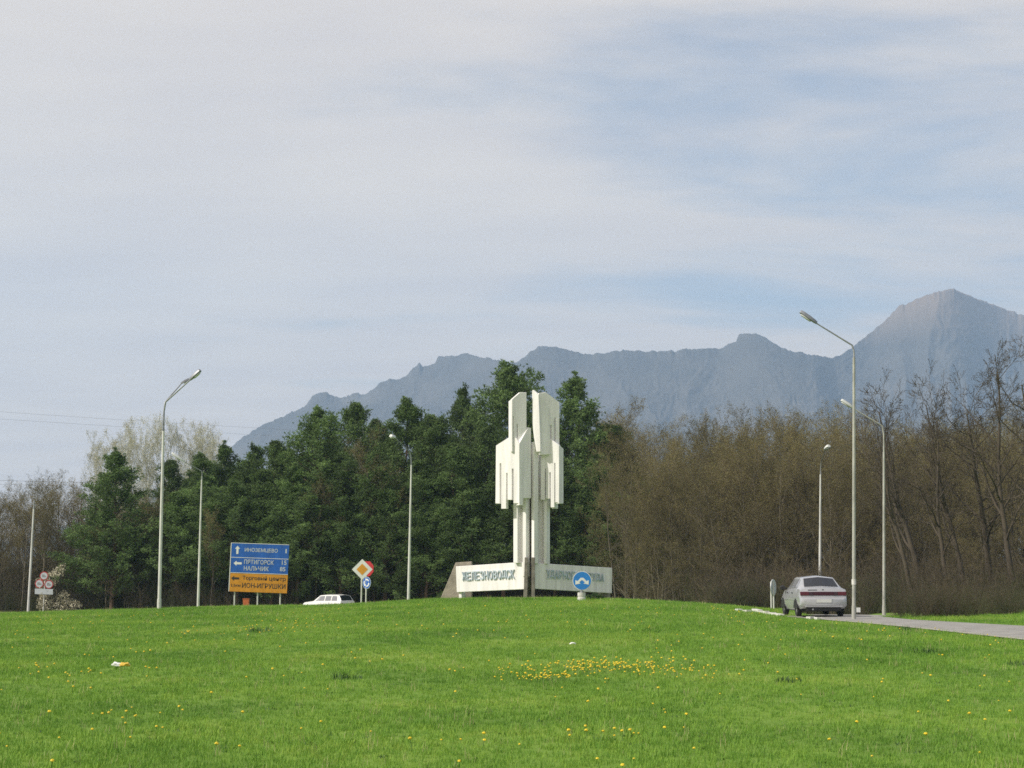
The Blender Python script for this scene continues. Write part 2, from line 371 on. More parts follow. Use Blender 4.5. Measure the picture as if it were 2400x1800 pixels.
Rg = 4300 + 180 * vnoise(pxs / 170, pxs * 0, 4) + 500 * sm(1900, 2250, pxs)
P = [at(a, b, float(r)) for a, b, r in zip(pxs, pys, Rg)]
RX = np.array([p.x for p in P]); RZ = np.array([max(p.z, 0) for p in P])
ts = np.concatenate([np.linspace(0, .35, 12), np.linspace(.36, 1, 190), 1 + np.linspace(0, 1, 12)[1:] * .2])
nr = len(ts)
T, PX = np.meshgrid(ts, pxs, indexing='ij')
D = 2500 + (Rg[None, :] - 2500) * T
XX = RX[None, :] / Rg[None, :] * D
Tf = np.clip(T, 0, 1)
gully = np.abs(vnoise(PX / 60 + 1.2 * vnoise(PX / 110, T * 5, 31), T * 3.2, 12)) + .4 * np.abs(vnoise(PX / 22 + vnoise(PX / 40, T * 20, 35), T * 26, 13)) + .1 * np.abs(vnoise(PX / 9, T * 60, 19))
shape = .30 * Tf + .70 * Tf ** 2.1
cliff = sm(.0, .5, fbm(PX / 110, T * 3, 3, 21))
RS = np.interp(pxs, pxs, np.convolve(np.pad(RZ, 24, mode='edge'), np.hanning(49) / np.hanning(49).sum(), 'valid'))
wr_ = sm(.965, 1.0, T); RM = RS[None, :] * (1 - wr_) + RZ[None, :] * wr_
HZ = RM * shape - (RZ[None, :] * .045) * gully * np.sin(np.pi * np.clip(Tf, 0, 1)) ** .6 * (Tf < 1)
HZ = np.where(T > 1, RZ[None, :] * np.clip(1 - (T - 1) * 5, 0, 1), HZ)
HZ = HZ - 4 + 1.6 * vnoise(PX / 6 + 3 * vnoise(PX / 25, T * 30, 36), T * 120, 33) * (Tf < .98)
idx = np.arange(nr * ncol).reshape(nr, ncol)
q = np.stack([idx[:-1, :-1], idx[:-1, 1:], idx[1:, 1:], idx[1:, :-1]], -1).reshape(-1, 4)
me = np_mesh('mountain', np.stack([XX, D, HZ], -1).reshape(-1, 3), q, None)
mm, t, b, fac, rp = ramp_mat('mountain_forest_and_rock', [(.34, (.050, .048, .044)), (.54, (.080, .074, .064)), (.66, (.105, .095, .082)), (.75, (.26, .24, .21))], .0045, .95)
no = [n for n in t.nodes if n.type == 'TEX_NOISE'][0]; no.inputs['Detail'].default_value = 9
g = nd(t, 'ShaderNodeNewGeometry'); mpn = nd(t, 'ShaderNodeMapping'); t.links.new(g.outputs['Position'], mpn.inputs[0]); mpn.inputs['Scale'].default_value = (1.2, 1, .9); t.links.new(mpn.outputs[0], no.inputs['Vector'])
# bare brown grassland near the right-hand summit
sp = nd(t, 'ShaderNodeSeparateXYZ'); t.links.new(g.outputs['Position'], sp.inputs[0])
ma = nd(t, 'ShaderNodeMapRange'); t.links.new(sp.outputs[2], ma.inputs[0]); ma.inputs[1].default_value = 600; ma.inputs[2].default_value = 760
mx = nd(t, 'ShaderNodeMix', data_type='RGBA'); t.links.new(ma.outputs[0], mx.inputs[0]); t.links.new(rp.outputs[0], mx.inputs[6]); mx.inputs[7].default_value = (.20, .145, .10, 1)
t.links.new(mx.outputs[2], b.inputs['Base Color'])
tag(link('mountain', me, mm, smooth=True), 'long hazy blue mountain ridge with a pointed summit on the right', kind='structure')

# ---------------------------------------------------------------- haze
hb = MB(); hb.box(-6000, 6000, -400, 5650, -14, 960)
hm = bpy.data.materials.new('air_haze'); hm.use_nodes = True; t = hm.node_tree; t.nodes.clear()
ho = nd(t, 'ShaderNodeOutputMaterial'); pv = nd(t, 'ShaderNodeVolumePrincipled'); pv.inputs['Color'].default_value = (.50, .715, 1, 1); pv.inputs['Density'].default_value = .000165; pv.inputs['Anisotropy'].default_value = .1
t.links.new(pv.outputs[0], ho.inputs['Volume'])
hz = hb.build('haze', hm); tag(hz, kind='stuff')

# ---------------------------------------------------------------- monument
MD = 80.0
def mcrop(cx, cy, dep): return at(1000 + cx / 3.016, 880 + cy / 3.016, MD + dep)
mon = empty('monument', (at(1242, 1402, MD).x, MD, .5))
tag(mon, 'white concrete stele of stepped fingered slabs above two lettered panels', 'monument')
def plane_pt(cx, cy, pl, lift=0):
    c0, d0, s = pl; dep = d0 + s * (cx - c0) / 150.8
    p = mcrop(cx, cy, dep); n = Vector((s, -1, 0)).normalized()
    return p + n * lift
inv = Matrix.Translation(mon.location).inverted()
def slab(name, outline, pl, th, m='white_conc', bev=.015):
    n = Vector((pl[2], -1, 0)).normalized()
    mb = MB(); mb.prism([inv @ plane_pt(x, y, pl) for x, y in outline], -n * th)
    o = mb.build(name, M[m], mon)
    if bev:
        bm = bmesh.new(); bm.from_mesh(o.data); bmesh.ops.triangulate(bm, faces=[f for f in bm.faces if len(f.verts) > 4]); bm.to_mesh(o.data); bm.free()
        b = o.modifiers.new('b', 'BEVEL'); b.width = bev; b.segments = 1; b.limit_method = 'ANGLE'; b.angle_limit = R(40)
    return o
PLL = (693, .10, -.70); PRR = (765, .10, .62)
slab('base_panel', [(205, 1350), (694, 1318), (694, 1511), (212, 1533)], PLL, .28)
slab('base_panel', [(764, 1325), (1312, 1360), (1310, 1540), (764, 1508)], PRR, .28)
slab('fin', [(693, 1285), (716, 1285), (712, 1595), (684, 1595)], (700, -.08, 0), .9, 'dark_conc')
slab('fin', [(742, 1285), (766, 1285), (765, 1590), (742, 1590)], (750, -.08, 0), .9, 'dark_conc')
slab('buttress', [(88, 1600), (205, 1322), (318, 1315), (318, 1600)], (205, 2.9, -.1), .35, 'raw_conc')
slab('support_leg', [(228, 1528), (246, 1528), (250, 1600), (226, 1600)], (235, 2.35, -.5), .4)
slab('support_leg', [(1230, 1530), (1300, 1534), (1300, 1600), (1230, 1600)], (1260, 2.5, .6), .5, 'raw_conc')
# shaft
slab('shaft_rib', [(612, 850), (643, 850), (643, 1327), (612, 1325)], (643, .10, -.75), .30)
slab('shaft_rib', [(640, 895), (683, 895), (683, 1324), (640, 1326)], (683, .32, .12), .25)
slab('shaft_rib', [(680, 868), (689, 868), (703, 905), (703, 1322), (680, 1322)], (703, -.02, -.85), .18)
slab('shaft_rib', [(703, 560), (729, 560), (729, 1420), (703, 1420)], (703, -.02, 1.5), .20)
slab('shaft_rib', [(745, 955), (752, 955), (760, 1000), (760, 1300), (745, 1300)], (760, -.06, -.9), .10)
slab('shaft_rib', [(759, 470), (790, 470), (790, 1330), (759, 1330)], (759, -.05, .75), .22)
slab('shaft_rib', [(788, 500), (832, 500), (832, 1332), (788, 1330)], (788, .45, .55), .25)
slab('shaft_rib', [(829, 700), (851, 700), (851, 1334), (829, 1332)], (829, .34, .10), .25)
slab('shaft_rib', [(850, 700), (872, 700), (872, 1334), (850, 1334)], (850, .38, 1.3), .25)
slab('shaft_core', [(642, 470), (706, 470), (706, 1470), (642, 1470)], (670, .75, 0), .8)
slab('shaft_core', [(758, 470), (868, 470), (868, 1470), (758, 1470)], (810, .95, 0), .8)
slab('shaft_core', [(700, 520), (765, 520), (765, 1590), (700, 1590)], (730, 1.75, 0), .2, 'dark_conc')  # dark colour stands in for the shade deep in the gap
# upper plates
slab('upper_plate', [(578, 182), (603, 168), (603, 540), (591, 540), (578, 440)], (603, -.40, -1.0), .20)
slab('upper_plate', [(603, 168), (660, 118), (706, 120), (706, 520), (645, 520), (645, 345), (637, 345), (637, 505), (617, 500), (617, 290), (609, 290), (609, 540), (603, 540)], (603, -.40, .32), .22)
slab('upper_plate', [(745, 106), (753, 101), (792, 138), (804, 470), (804, 540), (775, 540), (758, 440), (745, 330)], (804, -.25, -.55), .16)
slab('upper_plate', [(792, 124), (842, 118), (938, 190), (938, 560), (913, 560), (913, 300), (903, 300), (903, 560), (884, 560), (884, 350), (873, 350), (873, 560), (800, 560)], (792, -.18, .36), .22)
# fingered plates
slab('fingered_plate', [(490, 495), (583, 436), (630, 440), (655, 480), (655, 905), (613, 905), (613, 660), (602, 660), (602, 880), (571, 880), (571, 690), (562, 690), (562, 943), (527, 943), (527, 622), (517, 622), (517, 906), (486, 906)], (655, -.48, -.65), .20)
slab('fingered_plate', [(655, 480), (718, 366), (738, 372), (738, 868), (682, 868), (682, 918), (655, 918)], (655, -.48, .80), .24)
slab('fingered_plate', [(806, 500), (850, 430), (936, 492), (936, 898), (909, 898), (909, 620), (902, 620), (902, 934), (876, 934), (876, 685), (868, 685), (868, 872), (843, 872), (843, 660), (836, 660), (836, 880), (806, 880)], (936, -.12, -.40), .20)
slab('fingered_plate', [(936, 492), (968, 517), (968, 906), (936, 906)], (936, -.12, 1.3), .20)
slab('fingered_plate', [(902, 800), (930, 800), (930, 942), (902, 942)], (902, .22, 1.3), .16)

# raised letters
def text_mesh(s):
    c = bpy.data.curves.new('t', 'FONT'); c.body = s; c.resolution_u = 3; c.offset = .012
    o = bpy.data.objects.new('t', c); COL.objects.link(o)
    bpy.context.view_layer.update()
    m = bpy.data.meshes.new_from_object(o.evaluated_get(bpy.context.evaluated_depsgraph_get()))
    bpy.data.objects.remove(o); bpy.data.curves.remove(c)
    vs = [tuple(v.co) for v in m.vertices]; fs = [tuple(p.vertices) for p in m.polygons]; bpy.data.meshes.remove(m)
    return vs, fs
def glyph_solid(s, fn):          # fn(u, v, front) -> point ; u, v in 0..1 inside the text box
    vs, fs = text_mesh(s)
    x0 = min(a[0] for a in vs); x1 = max(a[0] for a in vs); y0 = min(a[1] for a in vs); y1 = max(a[1] for a in vs)
    bm = bmesh.new()
    V = [bm.verts.new((a[0], a[1], 0)) for a in vs]
    for q in fs:
        try: bm.faces.new([V[i] for i in q])
        except ValueError: pass
    bmesh.ops.remove_doubles(bm, verts=bm.verts, dist=1e-5)
    r = bmesh.ops.extrude_face_region(bm, geom=list(bm.faces))
    for g_ in r['geom']:
        if isinstance(g_, bmesh.types.BMVert): g_.co.z = 1
    for vv in bm.verts:
        vv.co = fn((vv.co.x - x0) / max(x1 - x0, 1e-6), (vv.co.y - y0) / max(y1 - y0, 1e-6), vv.co.z)
    bmesh.ops.recalc_face_normals(bm, faces=bm.faces)
    m = bpy.data.meshes.new('letter'); bm.to_mesh(m); bm.free()
    return m
def quad_fn(TL, TR, BL, BR, u0, u1, place):
    def fn(u, v, w):
        uu = u0 + (u1 - u0) * u
        t_ = [TL[i] + (TR[i] - TL[i]) * uu for i in (0, 1)]; b_ = [BL[i] + (BR[i] - BL[i]) * uu for i in (0, 1)]
        return place(b_[0] + (t_[0] - b_[0]) * v, b_[1] + (t_[1] - b_[1]) * v, w)
    return fn
pc = lambda p: ((p[0] - 1000) * 3.016, (p[1] - 880) * 3.016)
for word, TL, TR, BL, BR, pl in (('ЖЕЛЕЗНОВОДСК', (1083.5, 1340.5), (1207.5, 1334.5), (1085, 1361), (1208, 1356), PLL), ('УДАРНОГО ТРУДА', (1279, 1335), (1415, 1345), (1279, 1355.5), (1415, 1363), PRR)):
    n = len(word)
    for i, ch in enumerate(word):
        if ch == ' ': continue
        g_ = .10 if ch not in 'ЖД' else .03
        me = glyph_solid(ch, quad_fn(pc(TL), pc(TR), pc(BL), pc(BR), (i + g_) / n, (i + 1 - g_) / n, lambda x, y, w, pl=pl: inv @ plane_pt(x, y, pl, .002 + .07 * w)))
        link('letter', me, M['letter'], mon)

# ---------------------------------------------------------------- signs
def disc_mesh(mb, c, ax, up, r, nrm, th, n=24, rin=0):
    ring = [c + (ax * math.cos(2 * math.pi * k / n) + up * math.sin(2 * math.pi * k / n)) * r for k in range(n)]
    mb.prism(ring, nrm * th)
def axes(yaw):                   # face axes of a plate whose front looks towards the camera, turned by yaw
    ax = Vector((math.cos(yaw), math.sin(yaw), 0)); return ax, Vector((0, 0, 1)), Vector((math.sin(yaw), -math.cos(yaw), 0))
def flat(name, pts2, c, yaw, m, parent, lift=0, th=.004, roll=0):
    ax, up, nn = axes(yaw)
    if roll: ax, up = ax * math.cos(roll) + up * math.sin(roll), up * math.cos(roll) - ax * math.sin(roll)
    mb = MB(); mb.prism([c + ax * x + up * y + nn * lift for x, y in pts2], nn * th)
    return mb.build(name, M[m], parent)
def circ(r, n=28, cx=0, cy=0): return [(cx + r * math.cos(2 * math.pi * k / n), cy + r * math.sin(2 * math.pi * k / n)) for k in range(n)]
def text_on(name, s, x0, x1, y0, y1, c, yaw, m, parent, lift, roll=0):
    ax, up, nn = axes(yaw)
    if roll: ax, up = ax * math.cos(roll) + up * math.sin(roll), up * math.cos(roll) - ax * math.sin(roll)
    me = glyph_solid(s, lambda u, v, w: c + ax * (x0 + (x1 - x0) * u) + up * (y0 + (y1 - y0) * v) + nn * (lift + .004 * w))
    return link(name, me, M[m], parent)
def rel(parent): return Matrix.Translation(parent.location).inverted()

# direction board
SD = 124.0; k = SD / F
c = at(607, 1331, SD); base = Vector((c.x, SD, tz(c.x, SD)))
bd = empty('direction_sign', base); tag(bd, 'large blue and orange town direction board on three white posts', 'road sign')
C0 = c - base; roll = R(-2.0); W2 = 68 * k; H2 = 56.5 * k
yb = lambda py: (1331 - py) * k
flat('blue_panel', [(-W2, yb(1344.5)), (W2, yb(1344.5)), (W2, H2), (-W2, H2)], C0, 0, 'sign_blue', bd, 0, .05, roll)
flat('orange_panel', [(-W2, -H2), (W2, -H2), (W2, yb(1345.5)), (-W2, yb(1345.5))], C0, 0, 'sign_orange', bd, 0, .05, roll)
bw = .035
for nm, a, b_, y0, y1 in (('frame', -W2, W2, H2 - bw, H2), ('frame', -W2, W2, yb(1344.5), yb(1344.5) + bw), ('divider', -W2, W2, yb(1309), yb(1309) + bw), ('frame', -W2, -W2 + .05, -H2, H2)):
    flat(nm, [(a, y0), (b_, y0), (b_, y1), (a, y1)], C0, 0, 'sign_white', bd, .053 + (.004 if a == -W2 and b_ < 0 else 0), .004, roll)
X = lambda px: (px - 607) * k
def arrow(name, cx, cy, s, ang, m, lift=.054):
    pts = [(0, 1), (.62, .28), (.26, .28), (.26, -1), (-.26, -1), (-.26, .28), (-.62, .28)]
    pts = [(cx + s * (x * math.cos(ang) - y * math.sin(ang)), cy + s * (x * math.sin(ang) + y * math.cos(ang))) for x, y in pts]
    flat(name, pts, C0, 0, m, bd, lift, .004, roll)
arrow('arrow', X(555), yb(1291), 9.5 * k, 0, 'sign_white'); arrow('arrow', X(557), yb(1322), 9.5 * k, R(90), 'sign_white')
arrow('arrow', X(553), yb(1357), 9.5 * k, R(90), 'sign_black')
for s, x0, x1, y0, y1, m in (('ИНОЗЕМЦЕВО', 572, 649, 1296, 1285.5, 'sign_dim'), ('1', 667, 670, 1295, 1285, 'sign_dim'), ('ПЯТИГОРСК', 572, 641, 1323, 1312.5, 'sign_dim'), ('15', 660, 671, 1322, 1312, 'sign_dim'),
                           ('НАЛЬЧИК', 572, 630, 1338, 1327.5, 'sign_dim'), ('85', 656, 669, 1337, 1327, 'sign_dim'), ('Торговый', 570, 627, 1362, 1350, 'sign_black'), ('центр', 632, 671, 1362, 1352, 'sign_black'), ('2.5км', 543, 566, 1376, 1370, 'sign_black'), ('ИОН-ИГРУШКИ', 570, 671, 1378, 1366.5, 'sign_black')):
    text_on('lettering', s, X(x0), X(x1), yb(y0), yb(y1), C0, 0, m, bd, .054, roll)
for px in (550, 604, 657):
    p = at(px, 1385, SD + .12) - base
    MB().tube([(p.x, p.y, -.3), (p.x, p.y, C0.z + 1.6)], .055).build('post', M['pole'], bd, 40)

# priority-road diamond
d = 100.0; k = d / F; c = at(849, 1334.5, d); x = at(846.5, 1400, d).x; base = Vector((x, d, tz(x, d)))
ps = empty('priority_sign', base); tag(ps, 'yellow and white priority diamond sign on a thin white post', 'road sign')
C0 = c - base; r_ = 24 * k
flat('sign_plate', [(0, -r_), (r_, 0), (0, r_), (-r_, 0)], C0, 0, 'sign_white', ps, 0, .03)
flat('sign_face', [(0, -.56 * r_), (.56 * r_, 0), (0, .56 * r_), (-.56 * r_, 0)], C0, 0, 'sign_yellow', ps, .033)
MB().tube([(0, .05, -.3), (0.02, .05, C0.z + .3)], .042).build('post', M['pole'], ps, 40)

# stop octagon above a roundabout disc
d = 112.0; k = d / F; x = at(857.5, 1400, d).x; base = Vector((x, d, tz(x, d)))
rs = empty('roundabout_sign', base); tag(rs, 'red octagon above blue roundabout disc on one post behind the priority diamond', 'road sign')
yaw = R(-42)
C0 = at(860, 1366, d) - base; r_ = 14 * k
flat('sign_plate', circ(r_), C0, yaw, 'sign_dim', rs, 0, .03); flat('sign_face', circ(r_ * .94), C0, yaw, 'sign_blue', rs, .033)
for a in range(3):
    a0 = a * 2 * math.pi / 3 + .5; pts = []
    for t_ in np.linspace(0, 1.25, 7): pts.append((.68 * r_ * math.cos(a0 + t_), .68 * r_ * math.sin(a0 + t_)))
    e = a0 + 1.25
    pts += [(.80 * r_ * math.cos(e), .80 * r_ * math.sin(e)), (.55 * r_ * math.cos(e + .45), .55 * r_ * math.sin(e + .45)), (.32 * r_ * math.cos(e), .32 * r_ * math.sin(e))]
    for t_ in np.linspace(1.25, 0, 7): pts.append((.45 * r_ * math.cos(a0 + t_), .45 * r_ * math.sin(a0 + t_)))
    flat('arrow', pts, C0, yaw, 'sign_white', rs, .038)
C0 = at(861.5, 1333, d) - base; r_ = 17.5 * k
oc = [(r_ * math.cos(R(22.5 + 45 * i)) * 1.06, r_ * math.sin(R(22.5 + 45 * i)) * 1.06) for i in range(8)]
flat('stop_plate', oc, C0, R(-30), 'sign_red', rs, 0, .03)
MB().tube([(0, .05, -.3), (0.02, .05, C0.z + .3)], .048).build('post', M['pole'], rs, 40)

# triple restriction sign
d = 138.0; k = d / F; x = at(100.5, 1436, d).x; base = Vector((x, d, tz(x, d)))
ts_ = empty('restriction_sign', base); tag(ts_, 'three red rimmed round signs over a grey plate on one post by the blossom', 'road sign')
for px, py in ((103.4, 1349.7), (92.4, 1368), (114.8, 1369.6)):
    C0 = at(px, py, d) - base; r_ = 10 * k
    ri = flat('disc', circ(r_), C0, 0, 'sign_red', ts_, 0, .03); fa = flat('disc_face', circ(r_ * .8), C0, 0, 'sign_dim', ts_, .033); fa.parent = ri
    g_ = flat('pictogram', [(-.45 * r_, -.3 * r_), (.5 * r_, -.3 * r_), (.5 * r_, .05 * r_), (.15 * r_, .05 * r_), (.1 * r_, .35 * r_), (-.45 * r_, .35 * r_)], C0, 0, 'pole_grey', ts_, .038); g_.parent = ri
C0 = at(103, 1386, d) - base
flat('plate', [(-21 * k, -6 * k), (21 * k, -7.5 * k), (21 * k, 5 * k), (-21 * k, 6.5 * k)], C0, 0, 'sign_dim', ts_, 0, .03)
MB().tube([(0, .05, -.3), (0.10, .05, (at(103, 1345, d) - base).z)], .05).build('post', M['pole'], ts_, 40)

# keep-either-side disc on its bollard, in front of the right panel
d = 66.0; k = d / F; x = at(1363, 1400, d).x; base = Vector((x, d, tz(x, d)))
ks = empty('roundel_sign', base); tag(ks, 'bright blue round sign with two white arrows on a concrete bollard', 'road sign')
C0 = at(1364, 1361, d) - base; r_ = 22 * k
flat('sign_plate', circ(r_, 36), C0, 0, 'sign_white', ks, 0, .04); flat('sign_face', circ(r_ * .94, 36), C0, 0, 'sign_blue2', ks, .043)
u = k
for s in (-1, 1):
    pts = [(0, 6.5), (0, 1.5), (6.5, -4.0), (3.6, -7.0), (15.5, -9.5), (15.5, 1.0), (10.5, -1.6), (3.5, 6.0)]
    flat('arrow', [(s * a * u, (b_ + .5) * u) for a, b_ in pts][::s], C0, 0, 'sign_white', ks, .048)
MB().tube([(0, 0, -.25), (0, 0, .10), (0, 0, .11), (0, 0, .16), (0, 0, .17), (0, 0, .30)], [.17, .165, .14, .14, .155, .15], 18).build('bollard', M['kerb'], ks, 40)
MB().tube([(0, .01, .2), (0, .02, C0.z)], .06, 12).build('post', M['pole_grey'], ks, 40)

# back of a round sign left of the silver car
d = 72.0; k = d / F; x = at(1810.5, 1424, d).x; base = Vector((x, d, tz(x, d)))
bs = empty('sign_back', base); tag(bs, 'grey back of a turned round sign on twin posts left of the silver car', 'road sign')
C0 = at(1811.5, 1377, d) - base
flat('sign_plate', circ(19 * k, 32), C0, R(62), 'sign_back', bs, 0, .03)
for px in (1808, 1813.5):
    p = at(px, 1424, d - .06) - base
    MB().tube([(p.x, p.y, -.3), (p.x, p.y, C0.z + .25)], .035).build('post', M['pole'], bs, 40)

# ---------------------------------------------------------------- street lamps
def lamp(label, base_px, d, elbow, arms, rb, rt, whitetop=None, pale=False, name='street_lamp', group='street lamps round the junction', band=None, sunk=.4, pm='pole'):
    bpt = at(base_px[0], base_px[1], d); gz = tz(bpt.x, d); base = Vector((bpt.x, d, gz))
    e = empty(name, base); tag(e, label, 'street lamp', group)
    top = at(whitetop[0], whitetop[1], d) - base; el = at(elbow[0], elbow[1], d) - base
    lean = (top.x) / max(top.z, .1)
    MB().tube([(-sunk * lean, 0, -sunk), (top.x * .5, 0, top.z * .5), top], [rb, (rb + rt) / 2, rt], 14).build('pole', M[pm], e, 40)
    MB().tube([(-.02 * lean, 0, -.05), (.5 * lean, 0, .5)], [rb * 1.18, rb * 1.15], 14).build('pole_base', M[pm], e, 40)
    if band:
        z = (at(base_px[0], band, d) - base).z
        MB().tube([(z * lean, 0, z - .09), (z * lean, 0, z + .09)], rb * 1.18, 14).build('band', M['sign_yellow'] if False else M['kerb'], e, 40)
    for ap, hp0, hp1, dd, hw in arms:
        a0 = at(*hp0, d + dd) - base; a1 = at(*hp1, d + dd * 1.25) - base
        mid = el + (a0 - el) * .14; pre = el - (el - top).normalized() * min(.35, (el - top).length * .5) if (el - top).length > .05 else top
        MB().tube([top - Vector((0, 0, .25)), top, pre, el + (a0 - el) * .05, mid, a0], [rt * .8, rt * .75, rt * .7, rt * .66, rt * .62, rt * .5], 10).build('bracket_arm', M['pole_dim' if pm == 'pole_dim' and pale else 'pole_grey'], e, 40)
        ax = (a1 - a0); ln = ax.length; ax.normalize(); sd = ax.cross(Vector((0, 0, 1)))
        sd = sd.normalized() if sd.length > .05 else Vector((1, 0, 0)); up = sd.cross(ax).normalized()
        prof_ = [(0, .35), (.12, .7), (.4, 1), (.75, 1), (.95, .8), (1, .5)]
        v = []; f = []
        for t_, w in prof_:
            for (su, uu) in ((-1, -.25), (-.9, .25), (-.45, .75), (.45, .75), (.9, .25), (1, -.25), (.6, -.35), (-.6, -.35)):
                v.append(a0 + ax * ln * t_ + sd * su * hw * w + up * uu * hw * (.5 + .5 * w))
        for i in range(5):
            for q_ in range(8): f.append((i * 8 + q_, i * 8 + (q_ + 1) % 8, i * 8 + 8 + (q_ + 1) % 8, i * 8 + 8 + q_))
        f += [tuple(range(7, -1, -1)), tuple(range(40, 48))]
        h = MB().poly(v, f).build('lamp_head', M['lamp_pale'] if pale else M['lamp_head'], e, 30)
        cen = a0 + ax * ln * .6
        lens = [cen + ax * math.cos(a) * ln * .3 + sd * math.sin(a) * hw * .6 - up * hw * .36 for a in np.linspace(0, 2 * math.pi, 14, endpoint=False)]
        MB().prism(lens, -up * .04).build('lens', M['lens'], h)
    return e
lamp('near right street lamp with its long arm reaching left over the road', (2001, 1447), 57, (2002, 812), [(0, (1914, 758), (1875, 731), 0, .115)], .062, .045, (2001.5, 838), band=1364, pm='pole_dim')
lamp('left street lamp with two heads reaching right against the sky', (373, 1425), 75, (385, 945), [(0, (445, 891), (470, 868), -.5, .13), (0, (425, 899), (443, 889), .7, .10)], .08, .055, (383, 1010))
lamp('street lamp at the brush, its pale head reaching left behind the near one', (2072, 1449), 80, (2071, 1000), [(0, (2001, 958), (1971, 938), 0, .13)], .075, .05, (2071.5, 1060), pale=True, pm='pole_dim')
lamp('white lamp post rising behind the roof of the silver car', (1921, 1444), 104, (1924, 1085), [(0, (1934, 1054), (1943, 1046), -2.2, .17)], .10, .045, (1923, 1112), pale=True)
lamp('white lamp post between the pines and the monument', (957, 1409), 107, (963, 1062), [(0, (926, 1026), (915, 1022), -1.2, .17)], .105, .045, (964, 1090), pale=True)
lamp('white lamp post just left of the direction board', (464, 1424), 114, (474, 1105), [(0, (433, 1083), (402, 1062), -.5, .14)], .10, .045, (473, 1116), pale=True)
# bare pole at the far left
bpt = at(66, 1440, 134); base = Vector((bpt.x, 134, tz(bpt.x, 134))); e = empty('pole', base); tag(e, 'leaning white pole at the far left of the wood edge', 'pole')
tp = at(79, 1193, 134) - base; tq = at(80.5, 1174, 134) - base
MB().tube([(-.03, 0, -.4), tp * .5, tp], [.10, .085, .06], 14).build('shaft', M['pole'], e, 40)
MB().tube([tp - Vector((0, 0, .2)), tp, tq], [.05, .045, .03], 10).build('tip', M['pole_grey'], e, 40)

